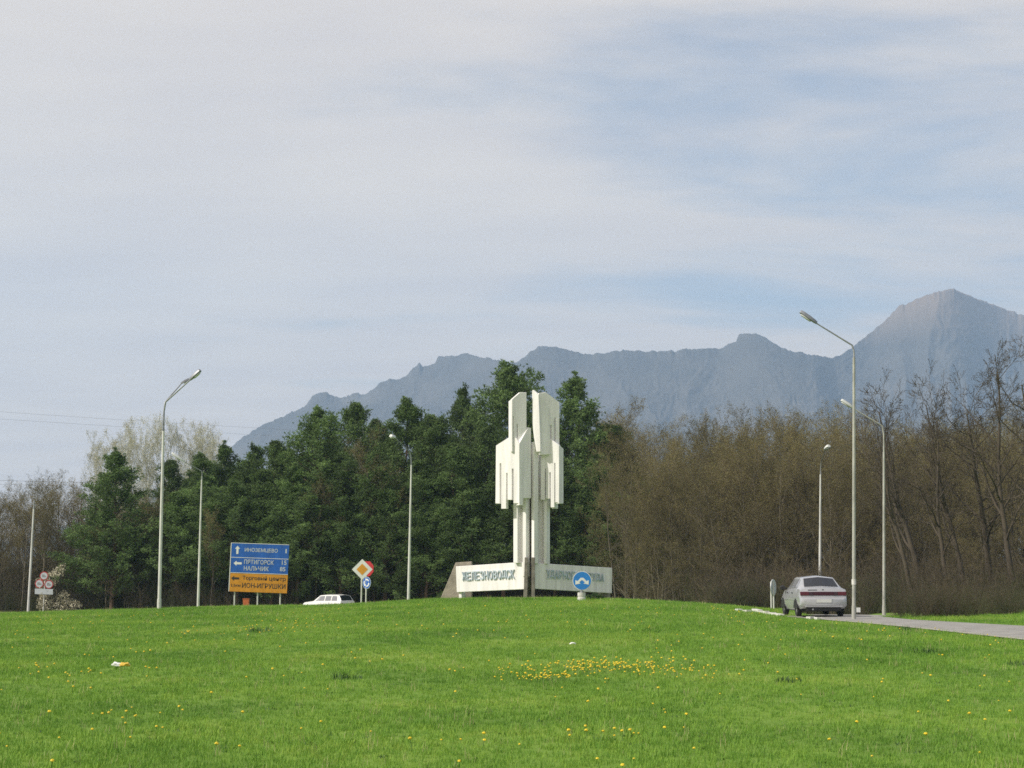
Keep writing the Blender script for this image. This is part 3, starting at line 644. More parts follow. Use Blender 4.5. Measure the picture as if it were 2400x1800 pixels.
# ---------------------------------------------------------------- cars
def ring_pts(st):
    x, zl, ws, wm, w3, zb, wb, zr, wr, zc = st
    zm = zl + (zb - zl) * .28; z3 = zl + (zb - zl) * .68
    half = [(0, zl), (ws, zl), (wm, zm), (w3, z3), (wb, zb), (wr, zr), (0, zc)]
    return [Vector((x, y, z)) for y, z in half] + [Vector((x, -y, z)) for y, z in half[-2:0:-1]]
def interp_station(sts, x):
    xs = [s[0] for s in sts]
    return [float(np.interp(x, xs, [s[i] for s in sts])) for i in range(10)]
def build_car(name, sts, paint, glass_side, glass_rear, parent_loc, heading, label, wheels, spec):
    e = empty(name, parent_loc, heading); tag(e, label, 'car')
    xs = sorted(set([s[0] for s in sts] + list(np.linspace(sts[0][0], sts[-1][0], 34))))
    rings = [ring_pts(interp_station(sts, x)) for x in xs]
    n = len(rings[0]); v = [p for r in rings for p in r]
    f = [(i * n + k_, i * n + (k_ + 1) % n, (i + 1) * n + (k_ + 1) % n, (i + 1) * n + k_) for i in range(len(xs) - 1) for k_ in range(n)]
    f += [tuple(range(n)), tuple((len(xs) - 1) * n + k_ for k_ in range(n - 1, -1, -1))]
    MB().poly(v, f).build('body', M[paint], e, 32)
    def side_pt(x, t_, s, lift=.006):
        st = interp_station(sts, x); p = Vector((x, s * st[6], st[5])); q_ = Vector((x, s * st[8], st[7])); r_ = p.lerp(q_, t_)
        nrm = Vector((0, s * (st[7] - st[5]), st[6] - st[8])); nrm = nrm.normalized() if nrm.length > 1e-4 else Vector((0, s, 0))
        return r_ + nrm * lift
    def top_pt(x, t_, lift=.008):
        st = interp_station(sts, x); return Vector((x, st[8] * t_, st[9] - (st[9] - st[7]) * abs(t_))) 
    for s in (1, -1):
        for (xa0, xa1, xb0, xb1) in spec['side']:      # bottom x0..x1, top x0..x1
            vs = []
            for j in range(5):
                t_ = .10 + .76 * j / 4; a = xa0 + (xb0 - xa0) * j / 4; b_ = xa1 + (xb1 - xa1) * j / 4
                vs += [side_pt(a + (b_ - a) * i / 4, t_, s) for i in range(5)]
            fs = [(j * 5 + i, j * 5 + i + 1, j * 5 + i + 6, j * 5 + i + 5) for j in range(4) for i in range(4)]
            me = mesh('side_window', vs, fs if s > 0 else [q_[::-1] for q_ in fs]); link('side_window', me, M[glass_side], e)
    for nm, xa, xb, t0, t1, m in spec['top']:
        vs = []
        for j in range(6):
            x = xa + (xb - xa) * j / 5; tt = t0 + (t1 - t0) * j / 5
            nrm = (Vector((0, 1, 0)).cross(top_pt(x + .02, 0) - top_pt(x - .02, 0))).normalized() * (1 if True else 1)
            if nrm.z < 0: nrm = -nrm
            vs += [top_pt(x, tt * (i / 3 - 1)) + nrm * .01 for i in range(7)]
        fs = [(j * 7 + i, j * 7 + i + 1, j * 7 + i + 8, j * 7 + i + 7) for j in range(5) for i in range(6)]
        link(nm, mesh(nm, vs, fs), M[m], e, smooth=True)
    r_ = wheels['r']
    for x in wheels['x']:
        for s in (1, -1):
            y = s * wheels['y']
            ar = [Vector((x + math.cos(a) * r_ * 1.16, s * (wheels['arch'] + .004), r_ + math.sin(a) * r_ * 1.16)) for a in np.linspace(0, math.pi, 13)]
            MB().prism(ar, Vector((0, -s * .14, 0))).build('wheel_arch', M['trim'], e)  # body is uncut; dark half disc imitates the shaded wheel well
            w = empty('wheel', (x, y, r_)); w.parent = e
            v = []; f = []; n_ = 20; pr = [(-.085, .62), (-.085, .92), (-.06, 1), (.06, 1), (.085, .92), (.085, .62)]
            for a in range(n_):
                an = 2 * math.pi * a / n_
                for yy, rr in pr: v.append((math.cos(an) * rr * r_, yy, math.sin(an) * rr * r_))
            for a in range(n_):
                for q_ in range(6): f.append((a * 6 + q_, a * 6 + (q_ + 1) % 6, ((a + 1) % n_) * 6 + (q_ + 1) % 6, ((a + 1) % n_) * 6 + q_))
            MB().poly(v, f).build('tyre', M['rubber'], w, 40)
            mb = MB(); disc = [Vector((math.cos(2 * math.pi * a / n_) * .63 * r_, s * .06, math.sin(2 * math.pi * a / n_) * .63 * r_)) for a in range(n_)]
            mb.prism(disc, Vector((0, -s * .05, 0)))
            mb.tube([(0, s * .055, 0), (0, s * .085, 0)], [.2 * r_, .12 * r_], 10)
            mb.build('rim', M['rim'], w)
    return e
# silver saloon, seen from behind; local x forward, origin under the rear bumper
sed = [ # x, zlow, ws, wm, w3, zb, wb, zr, wr, zc
    (-.02, .40, .62, .70, .69, .60, .66, .605, .60, .61), (.03, .34, .70, .785, .785, .635, .755, .645, .70, .65), (.09, .30, .72, .81, .81, .66, .78, .68, .70, .69), (.115, .29, .73, .815, .815, .74, .79, .79, .72, .81),
    (.19, .28, .73, .82, .825, .92, .80, .965, .70, 1.0), (.30, .27, .74, .825, .83, .945, .80, .985, .70, 1.02), (.42, .26, .74, .83, .835, .95, .795, 1.0, .67, 1.03), (1.02, .24, .75, .835, .84, .945, .80, 1.325, .55, 1.385),
    (1.25, .23, .75, .84, .84, .94, .805, 1.355, .565, 1.42), (2.0, .22, .75, .84, .84, .92, .81, 1.36, .58, 1.425), (2.45, .22, .75, .84, .84, .90, .81, 1.325, .56, 1.385), (3.2, .22, .75, .83, .83, .88, .79, .95, .66, .99),
    (3.7, .22, .73, .81, .81, .82, .74, .86, .58, .89), (4.1, .24, .68, .77, .76, .72, .68, .745, .50, .77), (4.25, .30, .58, .66, .65, .58, .58, .60, .42, .61)]
pc_ = at(1932, 1444, 59.6); hd = R(90 + 1)
sc_loc = Vector((pc_.x, pc_.y, float(road_z(59.6)) + .035))
car = build_car('silver_saloon', sed, 'silver', 'glass_pale', 'glass', sc_loc, hd, 'silver saloon car driving away with red tail lamps, seen from behind', {'x': (.86, 3.36), 'y': .735, 'r': .29, 'arch': .845},
    {'side': [(.86, 1.22, 1.10, 1.24), (1.27, 2.02, 1.28, 2.0), (2.08, 2.96, 2.06, 2.42)], 'top': [('rear_window', .47, .985, .90, .93, 'glass'), ('windscreen', 2.52, 3.12, .92, .88, 'glass')]})
def cbox(name, x0, x1, y0, y1, z0, z1, m, par, bev=.012):
    o = MB().box(x0, x1, y0, y1, z0, z1).build(name, M[m], par)
    if bev: b_ = o.modifiers.new('b', 'BEVEL'); b_.width = bev; b_.segments = 2
    return o
for s in (1, -1):
    cbox('tail_lamp', .075, .20, min(s * .50, s * .80), max(s * .50, s * .80), .735, .865, 'tail_red', car)
    cbox('reverse_lamp', .070, .20, min(s * .36, s * .498), max(s * .36, s * .498), .735, .865, 'tail_dark', car)
cbox('lamp_strip', .078, .20, -.358, .358, .735, .865, 'tail_mid', car)
pl_ = cbox('number_plate', -.035, -.02, -.26, .26, .49, .60, 'plate', car, .004); cbox('plate_recess', -.03, -.005, -.30, .30, .47, .625, 'silver', car)
cbox('bumper_lip', -.012, .08, -.66, .66, .335, .40, 'silver', car, .02)
cbox('valance', .05, .5, -.60, .60, .20, .33, 'trim', car); cbox('exhaust', .02, .3, .35, .41, .23, .29, 'pole_grey', car)
cbox('badge', .155, .175, .20, .52, .905, .935, 'trim', car, .002); cbox('emblem', .155, .175, -.03, .03, .90, .945, 'trim', car, .002)
for s in (1, -1):
    m_ = MB(); v = []
    for x_, w_ in ((2.78, .05), (2.82, .09), (2.9, .09), (2.97, .04)):
        for a in range(8): v.append((x_, s * (.93 + .10 * math.cos(a * math.pi / 4)), .985 + w_ * math.sin(a * math.pi / 4)))
    m_.poly(v, [(i * 8 + a, i * 8 + (a + 1) % 8, i * 8 + 8 + (a + 1) % 8, i * 8 + 8 + a) for i in range(3) for a in range(8)] + [tuple(range(7, -1, -1)), tuple(range(24, 32))])
    m_.box(2.84, 2.92, min(s * .76, s * .86), max(s * .76, s * .86), .945, .985); m_.build('side_mirror', M['trim'], car, 40)
    for x_ in (1.42, 2.32): cbox('door_handle', x_, x_ + .17, min(s * .835, s * .855), max(s * .835, s * .855), .80, .83, 'trim', car, .004)
    cbox('rub_strip', .95, 3.0, min(s * .838, s * .852), max(s * .838, s * .852), .56, .60, 'silver', car, .004)
cbox('underside', .5, 3.9, -.68, .68, .18, .26, 'trim', car)

# white estate behind the mound
est = [(0, .40, .66, .74, .74, .62, .72, .63, .66, .64), (.05, .32, .72, .80, .80, .80, .78, .84, .70, .85), (.10, .30, .73, .80, .80, .90, .785, .93, .70, .94), (.42, .27, .74, .805, .805, .91, .785, 1.36, .60, 1.42),
       (.7, .25, .74, .81, .81, .91, .785, 1.385, .61, 1.445), (1.9, .24, .74, .81, .81, .90, .785, 1.38, .61, 1.44), (2.35, .24, .74, .81, .81, .90, .785, 1.345, .59, 1.40), (2.95, .24, .74, .80, .80, .89, .77, .93, .68, .96),
       (3.85, .26, .72, .79, .79, .80, .75, .83, .66, .86), (4.02, .30, .70, .77, .77, .70, .73, .72, .62, .73), (4.08, .36, .66, .72, .72, .58, .68, .60, .58, .61)]
hd = math.atan2(math.sin(R(37)), -math.cos(R(37))); p = at(817, 1400, 129.6)
wcar = build_car('white_estate', est, 'white_paint', 'glass_pale', 'glass', Vector((p.x, p.y, tz(p.x, p.y) + .06)), hd, 'white estate car half hidden behind the grass mound', {'x': (.78, 3.2), 'y': .72, 'r': .29, 'arch': .812},
    {'side': [(.42, 1.02, .55, 1.03), (1.12, 1.72, 1.14, 1.70), (1.80, 2.42, 1.80, 2.28), (2.46, 2.74, 2.32, 2.36)][1:] + [(.46, 1.04, .56, 1.04)][:1], 'top': [('rear_window', .135, .40, .86, .90, 'glass'), ('windscreen', 2.42, 2.88, .92, .9, 'glass_pale')]})
for s in (1, -1):
    cbox('tail_lamp', -.005, .1, min(s * .60, s * .78), max(s * .60, s * .78), .60, .80, 'tail_red', wcar); cbox('door_handle', 1.2, 1.34, min(s * .8, s * .822), max(s * .8, s * .822), .80, .825, 'rim', wcar, .003)
cbox('bumper', -.07, .02, -.80, .80, .40, .50, 'trim', wcar); cbox('number_plate', -.012, .002, -.26, .26, .62, .73, 'plate', wcar, .003)

# ---------------------------------------------------------------- small things
p = at(577, 1413, 121.5); e = empty('litter_bin', (p.x, p.y, tz(p.x, p.y))); tag(e, 'small orange bin on the verge below the direction board', 'bin')
zt = (at(577, 1404.5, 121.5) - Vector((p.x, p.y, e.location.z))).z
MB().prism([Vector((a, -.2, z)) for a, z in ((-.16, -.05), (.16, -.05), (.21, zt), (-.21, zt))], Vector((0, .4, 0))).build('bin_body', M['orange'], e)
MB().box(-.23, .23, -.22, .22, zt, zt + .05).build('rim', M['orange'], e)
p = at(2012, 1429, 74); e = empty('marker_post', (p.x, p.y, tz(p.x, p.y))); tag(e, 'short white marker post just right of the near lamp base', 'post')
zt = (at(2012, 1424, 74) - Vector((p.x, p.y, e.location.z))).z
MB().tube([(0, 0, -.1), (0, 0, zt - .2)], .035).build('post', M['trim'], e); MB().box(-.075, .075, -.04, .04, zt - .2, zt).build('marker_plate', M['sign_white'], e)
def crumple(name, sx, sy, sz, m, seed, parent=None):
    bm = bmesh.new(); bmesh.ops.create_icosphere(bm, subdivisions=2, radius=1); rn = random.Random(seed)
    for v_ in bm.verts: kx = 1 + rn.uniform(-.35, .3); v_.co = Vector((v_.co.x * sx * kx, v_.co.y * sy * kx, max(-.3, v_.co.z) * sz * kx))
    me = bpy.data.meshes.new(name); bm.to_mesh(me); bm.free(); return link(name, me, M[m], parent)
p = ground_at(280, 1570); e = empty('food_wrapper', (p.x, p.y, tz(p.x, p.y) + .05)); tag(e, 'crumpled white and yellow wrapper lying on the left lawn', 'litter')
o = crumple('foil', .075, .06, .05, 'wrap_white', 3, e); o.location = (-.05, 0, .02); o = crumple('label', .085, .05, .05, 'wrap_yellow', 4, e); o.location = (.08, 0, .015)
p = ground_at(1342, 1516); o = crumple('paper_scrap', .06, .05, .03, 'wrap_white', 8); o.location = (p.x, p.y, p.z + .06); tag(o, 'tiny white paper scrap on the lawn in front of the monument', 'litter')

def cable(label, pts_px, d0, d1, r_):
    n = len(pts_px); pts_ = [at(a, b_, d0 + (d1 - d0) * i / (n - 1)) for i, (a, b_) in enumerate(pts_px)]
    dn = []
    for i in range(n - 1):
        for s in range(6): dn.append(pts_[i].lerp(pts_[i + 1], s / 6))
    dn.append(pts_[-1]); o = MB().tube(dn, r_, 5).build('power_cable', M['wire']); tag(o, label, 'cable', 'power cables at the left')
cable('upper of the two high power cables crossing the left sky', [(-400, 930), (0, 965), (300, 985), (550, 1000), (760, 1012)], 240, 280, .013)
cable('lower of the two high power cables crossing the left sky', [(-400, 955), (0, 982), (250, 998), (420, 1008), (760, 1030)], 240, 280, .013)
cable('upper of the two low power cables ending in the left trees', [(-400, 1118), (0, 1126), (80, 1128), (200, 1131), (330, 1136)], 160, 165, .013)
cable('lower of the two low power cables ending in the left trees', [(-400, 1129), (0, 1135), (80, 1137), (200, 1140), (330, 1145)], 160, 165, .011)

# ---------------------------------------------------------------- trees
def tubes_np(segs, sides):       # segs: rows p0(3) p1(3) r0 r1 -> verts, faces
    A = np.array(segs, float); p0, p1, r0, r1 = A[:, :3], A[:, 3:6], A[:, 6], A[:, 7]
    d_ = p1 - p0; d_ /= np.linalg.norm(d_, axis=1)[:, None] + 1e-9
    ref = np.where(np.abs(d_[:, 2:3]) < .9, [[0, 0, 1.]], [[1., 0, 0]])
    a = np.cross(d_, ref); a /= np.linalg.norm(a, axis=1)[:, None]; b_ = np.cross(d_, a)
    th = np.arange(sides) * 2 * np.pi / sides
    o = a[:, None, :] * np.cos(th)[None, :, None] + b_[:, None, :] * np.sin(th)[None, :, None]
    V = np.stack([p0[:, None, :] + o * r0[:, None, None], p1[:, None, :] + o * r1[:, None, None]], 1).reshape(-1, 3)
    n = len(A); base = (np.arange(n) * 2 * sides)[:, None]; k_ = np.arange(sides)[None, :]
    Fq = np.stack([base + k_, base + (k_ + 1) % sides, base + sides + (k_ + 1) % sides, base + sides + k_], -1).reshape(-1, 4)
    return V, Fq
def bare_meshes(seed, h, n1=13, n2=7, n3=6, n4=5, spread=1.0, upb=.25, clear=.28, twig='twig', bud='bud', lean=0, rk=.75, buds=1, rmin=.006):
    rn = random.Random(seed); big = []; small = []; tips = []
    def rv(): return Vector((rn.gauss(0, 1), rn.gauss(0, 1), rn.gauss(0, 1)))
    def branch(p, d_, ln, r_, lev):
        ns = (11, 6, 4, 3, 2)[lev]; pts = [p.copy()]; dirs = []; wob = (.05, .13, .18, .22, .25)[lev]
        for i in range(ns):
            d_ = (d_ + rv() * wob + Vector((0, 0, upb * (.25, .35, .5, .4, .3)[lev]))).normalized(); dirs.append(d_.copy())
            q_ = pts[-1] + d_ * (ln / ns); a = r_ * (1 - .85 * i / ns); b_ = r_ * (1 - .85 * (i + 1) / ns)
            (big if lev < 2 else small).append((*pts[-1], *q_, max(a, rmin), max(b_, rmin * .65))); pts.append(q_)
        if lev == 4 or (lev == 3 and n4 == 0): tips.append(pts[-1]); return
        cnt = (n1, n2, n3, n4)[lev]
        for j in range(cnt):
            lo = clear if lev == 0 else .22
            fr = lo + (1 - lo) * (j + rn.random()) / cnt; fr = min(fr, .99)
            i = int(fr * ns); base_ = pts[i].lerp(pts[i + 1], fr * ns - i); dd = dirs[i]
            perp = dd.cross(rv()); perp = perp.normalized() if perp.length > 1e-4 else Vector((1, 0, 0))
            ang = R(rn.uniform(28, 58)) * spread
            nd_ = (dd * math.cos(ang) + perp * math.sin(ang)).normalized()
            l2 = ln * ((.46, .50, .50, .52)[lev]) * (1 - .55 * fr if lev == 0 else 1 - .35 * fr) * rn.uniform(.7, 1.2)
            branch(base_, nd_, l2, r_ * (1 - .85 * fr) * (.55 if lev == 0 else .6) + .002, lev + 1)
    branch(Vector((0, 0, -.3)), Vector((lean, 0, 1)).normalized(), h, h * .0115 * rk, 0)
    V1, F1 = tubes_np(big, 6); V2, F2 = tubes_np(small, 3); kz = h / float(np.percentile(V2[:, 2], 99.6)); V1, V2 = V1 * kz, V2 * kz; tips = [a * kz for a in tips]
    tr = np_mesh('trunk', V1, F1, M['pale_twig'] if twig == 'pale_twig' else M['dark_twig'] if twig == 'dark_twig' else M['bark'])
    V = [V2]; Fl = [F2]; off = len(V2)
    cm = bpy.data.meshes.new('crown')
    bv_, bf_ = [], []
    for tp_ in tips:
        for _ in range(buds):
            c_ = tp_ + rv() * .12; a = rv().normalized() * rn.uniform(.025, .05); b2 = a.cross(rv()).normalized() * rn.uniform(.015, .032)
            i0 = len(bv_); bv_ += [c_ - a, c_ + b2, c_ + a, c_ - b2]; bf_.append((i0, i0 + 1, i0 + 2, i0 + 3))
    if bv_: V.append(np.array([tuple(x) for x in bv_])); Fl.append(np.array(bf_) + off)
    cm = np_mesh('crown', np.concatenate(V), np.concatenate(Fl), M[twig]); cm.materials.append(M[bud])
    if bv_: cm.polygons.foreach_set('material_index', [0] * len(F2) + [1] * len(bf_))
    return tr, cm

def pine_meshes(seed, h=16.0, rad=2.9, base=.2, dens=1.0, taper=.8):
    rn = random.Random(seed); big = []; tips = []
    z = -.3; p = Vector((0, 0, -.3)); r0 = h * .0125; pts = []
    for i in range(14):
        q_ = Vector((rn.gauss(0, .08) * (i > 2), rn.gauss(0, .08) * (i > 2), h * (i + 1) / 14)); big.append((*p, *q_, r0 * (1 - .9 * i / 14), r0 * (1 - .9 * (i + 1) / 14))); pts.append(p); p = q_
    pts.append(p)
    def axis(zv): return Vector((np.interp(zv, [a.z for a in pts], [a.x for a in pts]), np.interp(zv, [a.z for a in pts], [a.y for a in pts]), zv))
    zz_ = base * h; tufts = []
    while zz_ < h * .985:
        fr = (zz_ / h - base) / (1 - base)
        prof_ = (1 - fr) ** taper * (1 - .42 * max(0, fr - .5) / .5) * (1 if fr > .12 else .7 + 2.5 * fr) * (1 + .10 * math.sin(fr * 9 + seed))
        nb = 6 if fr < .8 else 4
        a0 = rn.random() * 6.28
        for b_ in range(nb):
            if rn.random() < .17 and fr < .85: continue
            an = a0 + b_ * 6.283 / nb + rn.uniform(-.35, .35); ln = max(.14, rad * prof_ * rn.uniform(.55, 1.28)); el = R(rn.uniform(2, 26) + 30 * fr)
            d_ = Vector((math.cos(an) * math.cos(el), math.sin(an) * math.cos(el), math.sin(el))); s = axis(zz_ + rn.uniform(-.25, .25)); cur = s
            for i in range(4):
                d_ = (d_ + Vector((0, 0, .12))).normalized(); q_ = cur + d_ * ln / 4
                big.append((*cur, *q_, .045 * (1 - .22 * i) * (ln / rad + .3), .045 * (1 - .22 * (i + 1)) * (ln / rad + .3)))
                if i >= 1:
                    for k_ in range(3 if i < 3 else 4):
                        sd = Vector((rn.gauss(0, 1), rn.gauss(0, 1), rn.gauss(0, .35))).normalized(); sl_ = rn.uniform(.25, .6) * (ln / rad * .9 + .25)
                        c_ = q_ + sd * sl_ * .6 + Vector((0, 0, .05))
                        # one leafy shoot: a puff of needle tufts
                        sc_ = .35 + .65 * min(1, ln / 1.6)
                        for t_ in range(int((13 if ln > .8 else 9) * dens)):
                            off = Vector((rn.gauss(0, .20) * sc_, rn.gauss(0, .20) * sc_, rn.gauss(0, .15) * (sc_ + .3) + .05)); tufts.append((c_ + off, (sd * .6 + Vector((0, 0, .9)) + off * 2)))
                cur = q_
        zz_ += h * rn.uniform(.036, .052) * (1.0 if fr < .8 else .8)
    for i in range(40): 
        zo_ = -abs(rn.gauss(0, .55)) + .35; off = Vector((rn.gauss(0, .07 + .08 * max(0, -zo_)), rn.gauss(0, .07 + .08 * max(0, -zo_)), zo_)); tufts.append((Vector((p.x, p.y, h)) + off, Vector((off.x * 3, off.y * 3, 1))))
    V1, F1 = tubes_np(big, 5); tr = np_mesh('trunk', V1, F1, M['pine_bark'])
    rs_ = np.random.RandomState(seed); n = len(tufts)
    C = np.array([tuple(a) for a, b_ in tufts]); Dn = np.array([tuple(b_) for a, b_ in tufts]); Dn /= np.linalg.norm(Dn, axis=1)[:, None]
    K = 7; dv = Dn[:, None, :] * .9 + rs_.normal(0, .65, (n, K, 3)); dv /= np.linalg.norm(dv, axis=2)[..., None]
    sd = np.cross(dv, rs_.normal(0, 1, (n, K, 3))); sd /= np.linalg.norm(sd, axis=2)[..., None]
    ln = rs_.uniform(.15, .28, (n, K, 1)); wd = rs_.uniform(.013, .028, (n, K, 1))
    base_ = C[:, None, :] - dv * ln * .25
    V = np.stack([base_ - sd * wd * .5, base_ + dv * ln * .45 - sd * wd, base_ + dv * ln, base_ + dv * ln * .45 + sd * wd], 2).reshape(-1, 3)
    Fq = np.arange(len(V)).reshape(-1, 4)
    cr_ = np_mesh('crown', V, Fq, M['needle'])
    return tr, cr_

def plant_tree(name, meshes, loc, sx, sz, rz, label, cat, group=None, lean=0):
    e = empty(name, loc, rz); e.scale = (sx, sx, sz); e.rotation_euler = (0, lean, rz); tag(e, label, cat, group)
    for nm, me in zip(('trunk', 'crown'), meshes):
        o = bpy.data.objects.new(nm, me); COL.objects.link(o); o.parent = e
    return e
PINES = [pine_meshes(11, 16, 4.3, .16, 1.0, .50), pine_meshes(12, 16, 4.1, .22, 1.0, .46), pine_meshes(13, 16, 4.5, .25, 1.0, .42), pine_meshes(14, 16, 4.2, .08, 1.0, .58), pine_meshes(15, 16, 4.0, .26, 1.0, .42)]
rn = random.Random(5)
pl = [  # px, top y, depth, width factor, prototype, label
    (272, 1058, 139, 1.25, 3, 'leftmost pine, dark and broad, standing free beside the white blossom'),
    (398, 1090, 146, .85, 1, 'small pine crown just right of the left street lamp'),
    (470, 1070, 143, .95, 0, 'pine with a blunt crown above the lamp post left of the board'),
    (524, 1042, 145, 1.0, 3, 'pine with a dark spire just left of the mountain foot'),
    (598, 1054, 148, .95, 4, 'pine above the direction board, left of two'),
    (645, 1046, 143, .95, 1, 'pine above the direction board, right of two'),
    (742, 976, 140, 1.2, 2, 'dark broad pine standing above its neighbours over the white estate car'),
    (835, 960, 146, 1.0, 1, 'slim pine with thin top behind bare grey twigs'),
    (955, 944, 141, 1.2, 0, 'bushy pine with a pointed tip above the lamp post by the monument'),
    (1025, 1000, 139, 1.05, 2, 'rounded pine right of the lamp post by the monument'),
    (1086, 922, 148, .9, 4, 'loose pine with sparse upright top twigs left of the monument'),
    (1193, 875, 142, 1.35, 2, 'tallest pine, directly behind the left slab of the monument'),
    (1351, 884, 141, 1.3, 3, 'tall pointed pine directly right of the monument'),
    (1442, 1012, 143, 1.1, 1, 'lower pine at the right end of the pine group'),
    (1492, 1095, 141, .95, 3, 'lowest pine, last before the bare wood'),
]
GP = 'pines behind the roundabout'
for i, (px, py, d_, wf, pr, lab) in enumerate(pl):
    t_ = at(px, py, d_); z0 = tz(t_.x, d_); sz = (t_.z - z0) / 16.0
    plant_tree('pine_tree', PINES[pr], (t_.x, d_, z0), wf * max(.95, sz ** .5), sz, rn.random() * 6.28, lab, 'pine tree', GP)
fill = [(485, 1110, 139.5), (548, 1110, 139), (578, 1100, 147), (622, 1100, 139), (662, 1085, 148), (716, 1060, 149), (785, 1050, 148), (910, 1020, 148), (985, 1045, 148), (1050, 1020, 152), (345, 1180, 150), (420, 1150, 139), (505, 1150, 138), (560, 1130, 137.5), (610, 1160, 151), (690, 1080, 137.5), (700, 1150, 136.5), (790, 1070, 138), (880, 1045, 137), (905, 1130, 136), (990, 1075, 137), (1060, 1040, 136.5), (1100, 1140, 136), (1140, 1000, 137.5),
        (1180, 1090, 136), (1265, 1010, 146), (1300, 1080, 137), (1400, 1060, 137.5), (1370, 1150, 136), (1450, 1150, 137), (800, 1180, 136), (640, 1200, 136.5), (1250, 1100, 140), (310, 1230, 141), (230, 1200, 142), (1000, 1170, 135.5), (570, 1075, 155), (680, 1040, 156), (780, 1020, 157), (880, 985, 158), (1010, 975, 160), (1120, 960, 158), (1270, 960, 159), (440, 1120, 156), (1410, 990, 157)]
LMK = [(272, 'the leftmost pine'), (380, 'the left street lamp'), (464, "the board's lamp post"), (550, "the board's left post"), (607, "the board's middle"), (660, "the board's right edge"), (770, 'the white estate car'),
       (855, 'the priority diamond'), (957, 'the lamp post by the monument'), (1050, 'the rear buttress of the monument'), (1130, 'the left monument panel'), (1242, 'the monument shaft'), (1330, 'the right monument panel'), (1440, 'the right end of the monument')]
seen_labels = {}
def low_label(px, py, d_):
    k_ = min(range(len(LMK)), key=lambda j: abs(LMK[j][0] - px)); nm = LMK[k_][1]; dx = px - LMK[k_][0]
    lab = '%s lower pine %s %s' % ('front' if d_ < 140 else 'rear', 'standing behind' if abs(dx) < 14 else ('just left of' if dx < 0 else 'just right of'), nm)
    if lab in seen_labels: lab = lab.replace('lower pine', 'lower pine, the %s of two,' % ('taller' if py < seen_labels[lab] else 'shorter'))
    seen_labels[lab] = py
    return lab
for i, (px, py, d_) in enumerate(fill):
    t_ = at(px, py + 12, d_); z0 = tz(t_.x, d_); sz = (t_.z - z0) / 16.0
    plant_tree('pine_tree', PINES[rn.randrange(5)], (t_.x, d_, z0), rn.uniform(.9, 1.1), sz, rn.random() * 6.28, low_label(px, py, d_), 'pine tree', GP + ', the lower ones')

BARE = [bare_meshes(21, 15, n1=16), bare_meshes(22, 15, n1=16, spread=.85, upb=.4), bare_meshes(23, 15, n1=18, clear=.2), bare_meshes(24, 15, n1=16, spread=.8, upb=.45, clear=.3), bare_meshes(25, 15, n1=15, spread=1.1), bare_meshes(26, 15, n1=18, clear=.12, spread=.9)]
BUSHY = [bare_meshes(51, 15, n1=20, n2=8, n3=6, n4=3, clear=.04, spread=1.1, rk=.6, twig='shade_twig'), bare_meshes(52, 15, n1=22, n2=8, n3=6, n4=3, clear=.03, spread=.95, upb=.35, rk=.6, twig='shade_twig')]
GB = 'bare trees of the wood'
topR = [(1380, 1005), (1420, 985), (1465, 960), (1500, 1005), (1600, 985), (1700, 965), (1800, 955), (1860, 940), (1950, 952), (2050, 965), (2100, 985), (2200, 980), (2300, 960), (2450, 940)]
topL = [(-80, 1130), (0, 1128), (60, 1112), (120, 1100), (190, 1112), (230, 1122), (300, 1150), (360, 1125), (420, 1110)]
def bare(px, py, d_, lab, grp, pr=None, w=1.0, lean=0, mats=None):
    t_ = at(px, py, d_); z0 = tz(t_.x, d_); sz = (t_.z - z0) / 15.0
    return plant_tree('bare_tree', (BARE if mats is None else mats)[rn.randrange(len(BARE if mats is None else mats)) if pr is None else pr], (t_.x, d_, z0), w * sz * rn.uniform(.9, 1.15), sz, rn.random() * 6.28 if not lean else 0, lab, 'tree', grp, lean)
LW = 'one of the bare brown trees crowding the wood right of the pines'
for d_, step, jy in ((113, 47, 60), (121, 44, 30), (131, 40, 10), (143, 38, 0), (158, 36, 6)):
    px = 1425 + rn.uniform(0, 40)
    while px < 2420:
        bare(px, np.interp(px, *zip(*topR)) + jy + rn.uniform(-12, 45), d_ + rn.uniform(-3.5, 3.5), LW, GB + ' on the right'); px += step * rn.uniform(.7, 1.3)
LL = 'one of the bare brown trees of the wood at the left edge'
for d_, step, jy in ((142, 50, 30), (150, 46, 10), (160, 42, 0)):
    px = -60 + rn.uniform(0, 30)
    while px < 430:
        bare(px, np.interp(px, *zip(*topL)) + jy + rn.uniform(-8, 40), d_ + rn.uniform(-3, 3), LL, GB + ' on the left'); px += step * rn.uniform(.7, 1.3)
LS = 'one of the low bushy bare trees along the front of the right wood'
for d_, step, y0, y1 in ((104, 56, 1265, 1345), (109, 50, 1180, 1290), (119, 48, 1040, 1140), (170, 40, 990, 1060)):
    px = 1480 + rn.uniform(0, 40)
    while px < 2440:
        bare(px, rn.uniform(y0, y1) - 25 * (px > 2100), d_ + rn.uniform(-2.5, 2.5), LS if d_ < 150 else LW, GB + (' on the right, the low front ones' if d_ < 150 else ' on the right'), None, 1.5 if d_ < 150 else 1.1, 0, BUSHY if d_ < 150 else None); px += step * rn.uniform(.7, 1.3)
LS = 'one of the low bushy bare trees along the front of the left wood'
for d_, step, y0, y1 in ((139.5, 44, 1190, 1290), (146, 40, 1120, 1190)):
    px = -40 + rn.uniform(0, 30)
    while px < 420:
        if not (d_ < 142 and 40 < px < 215): bare(px, rn.uniform(y0, y1), d_ + rn.uniform(-1, 1.5), LS, GB + ' on the left, the low front ones', None, 1.5, 0, BUSHY)
        px += step * rn.uniform(.7, 1.3)
LP = 'one of the bare trees standing among the pines'
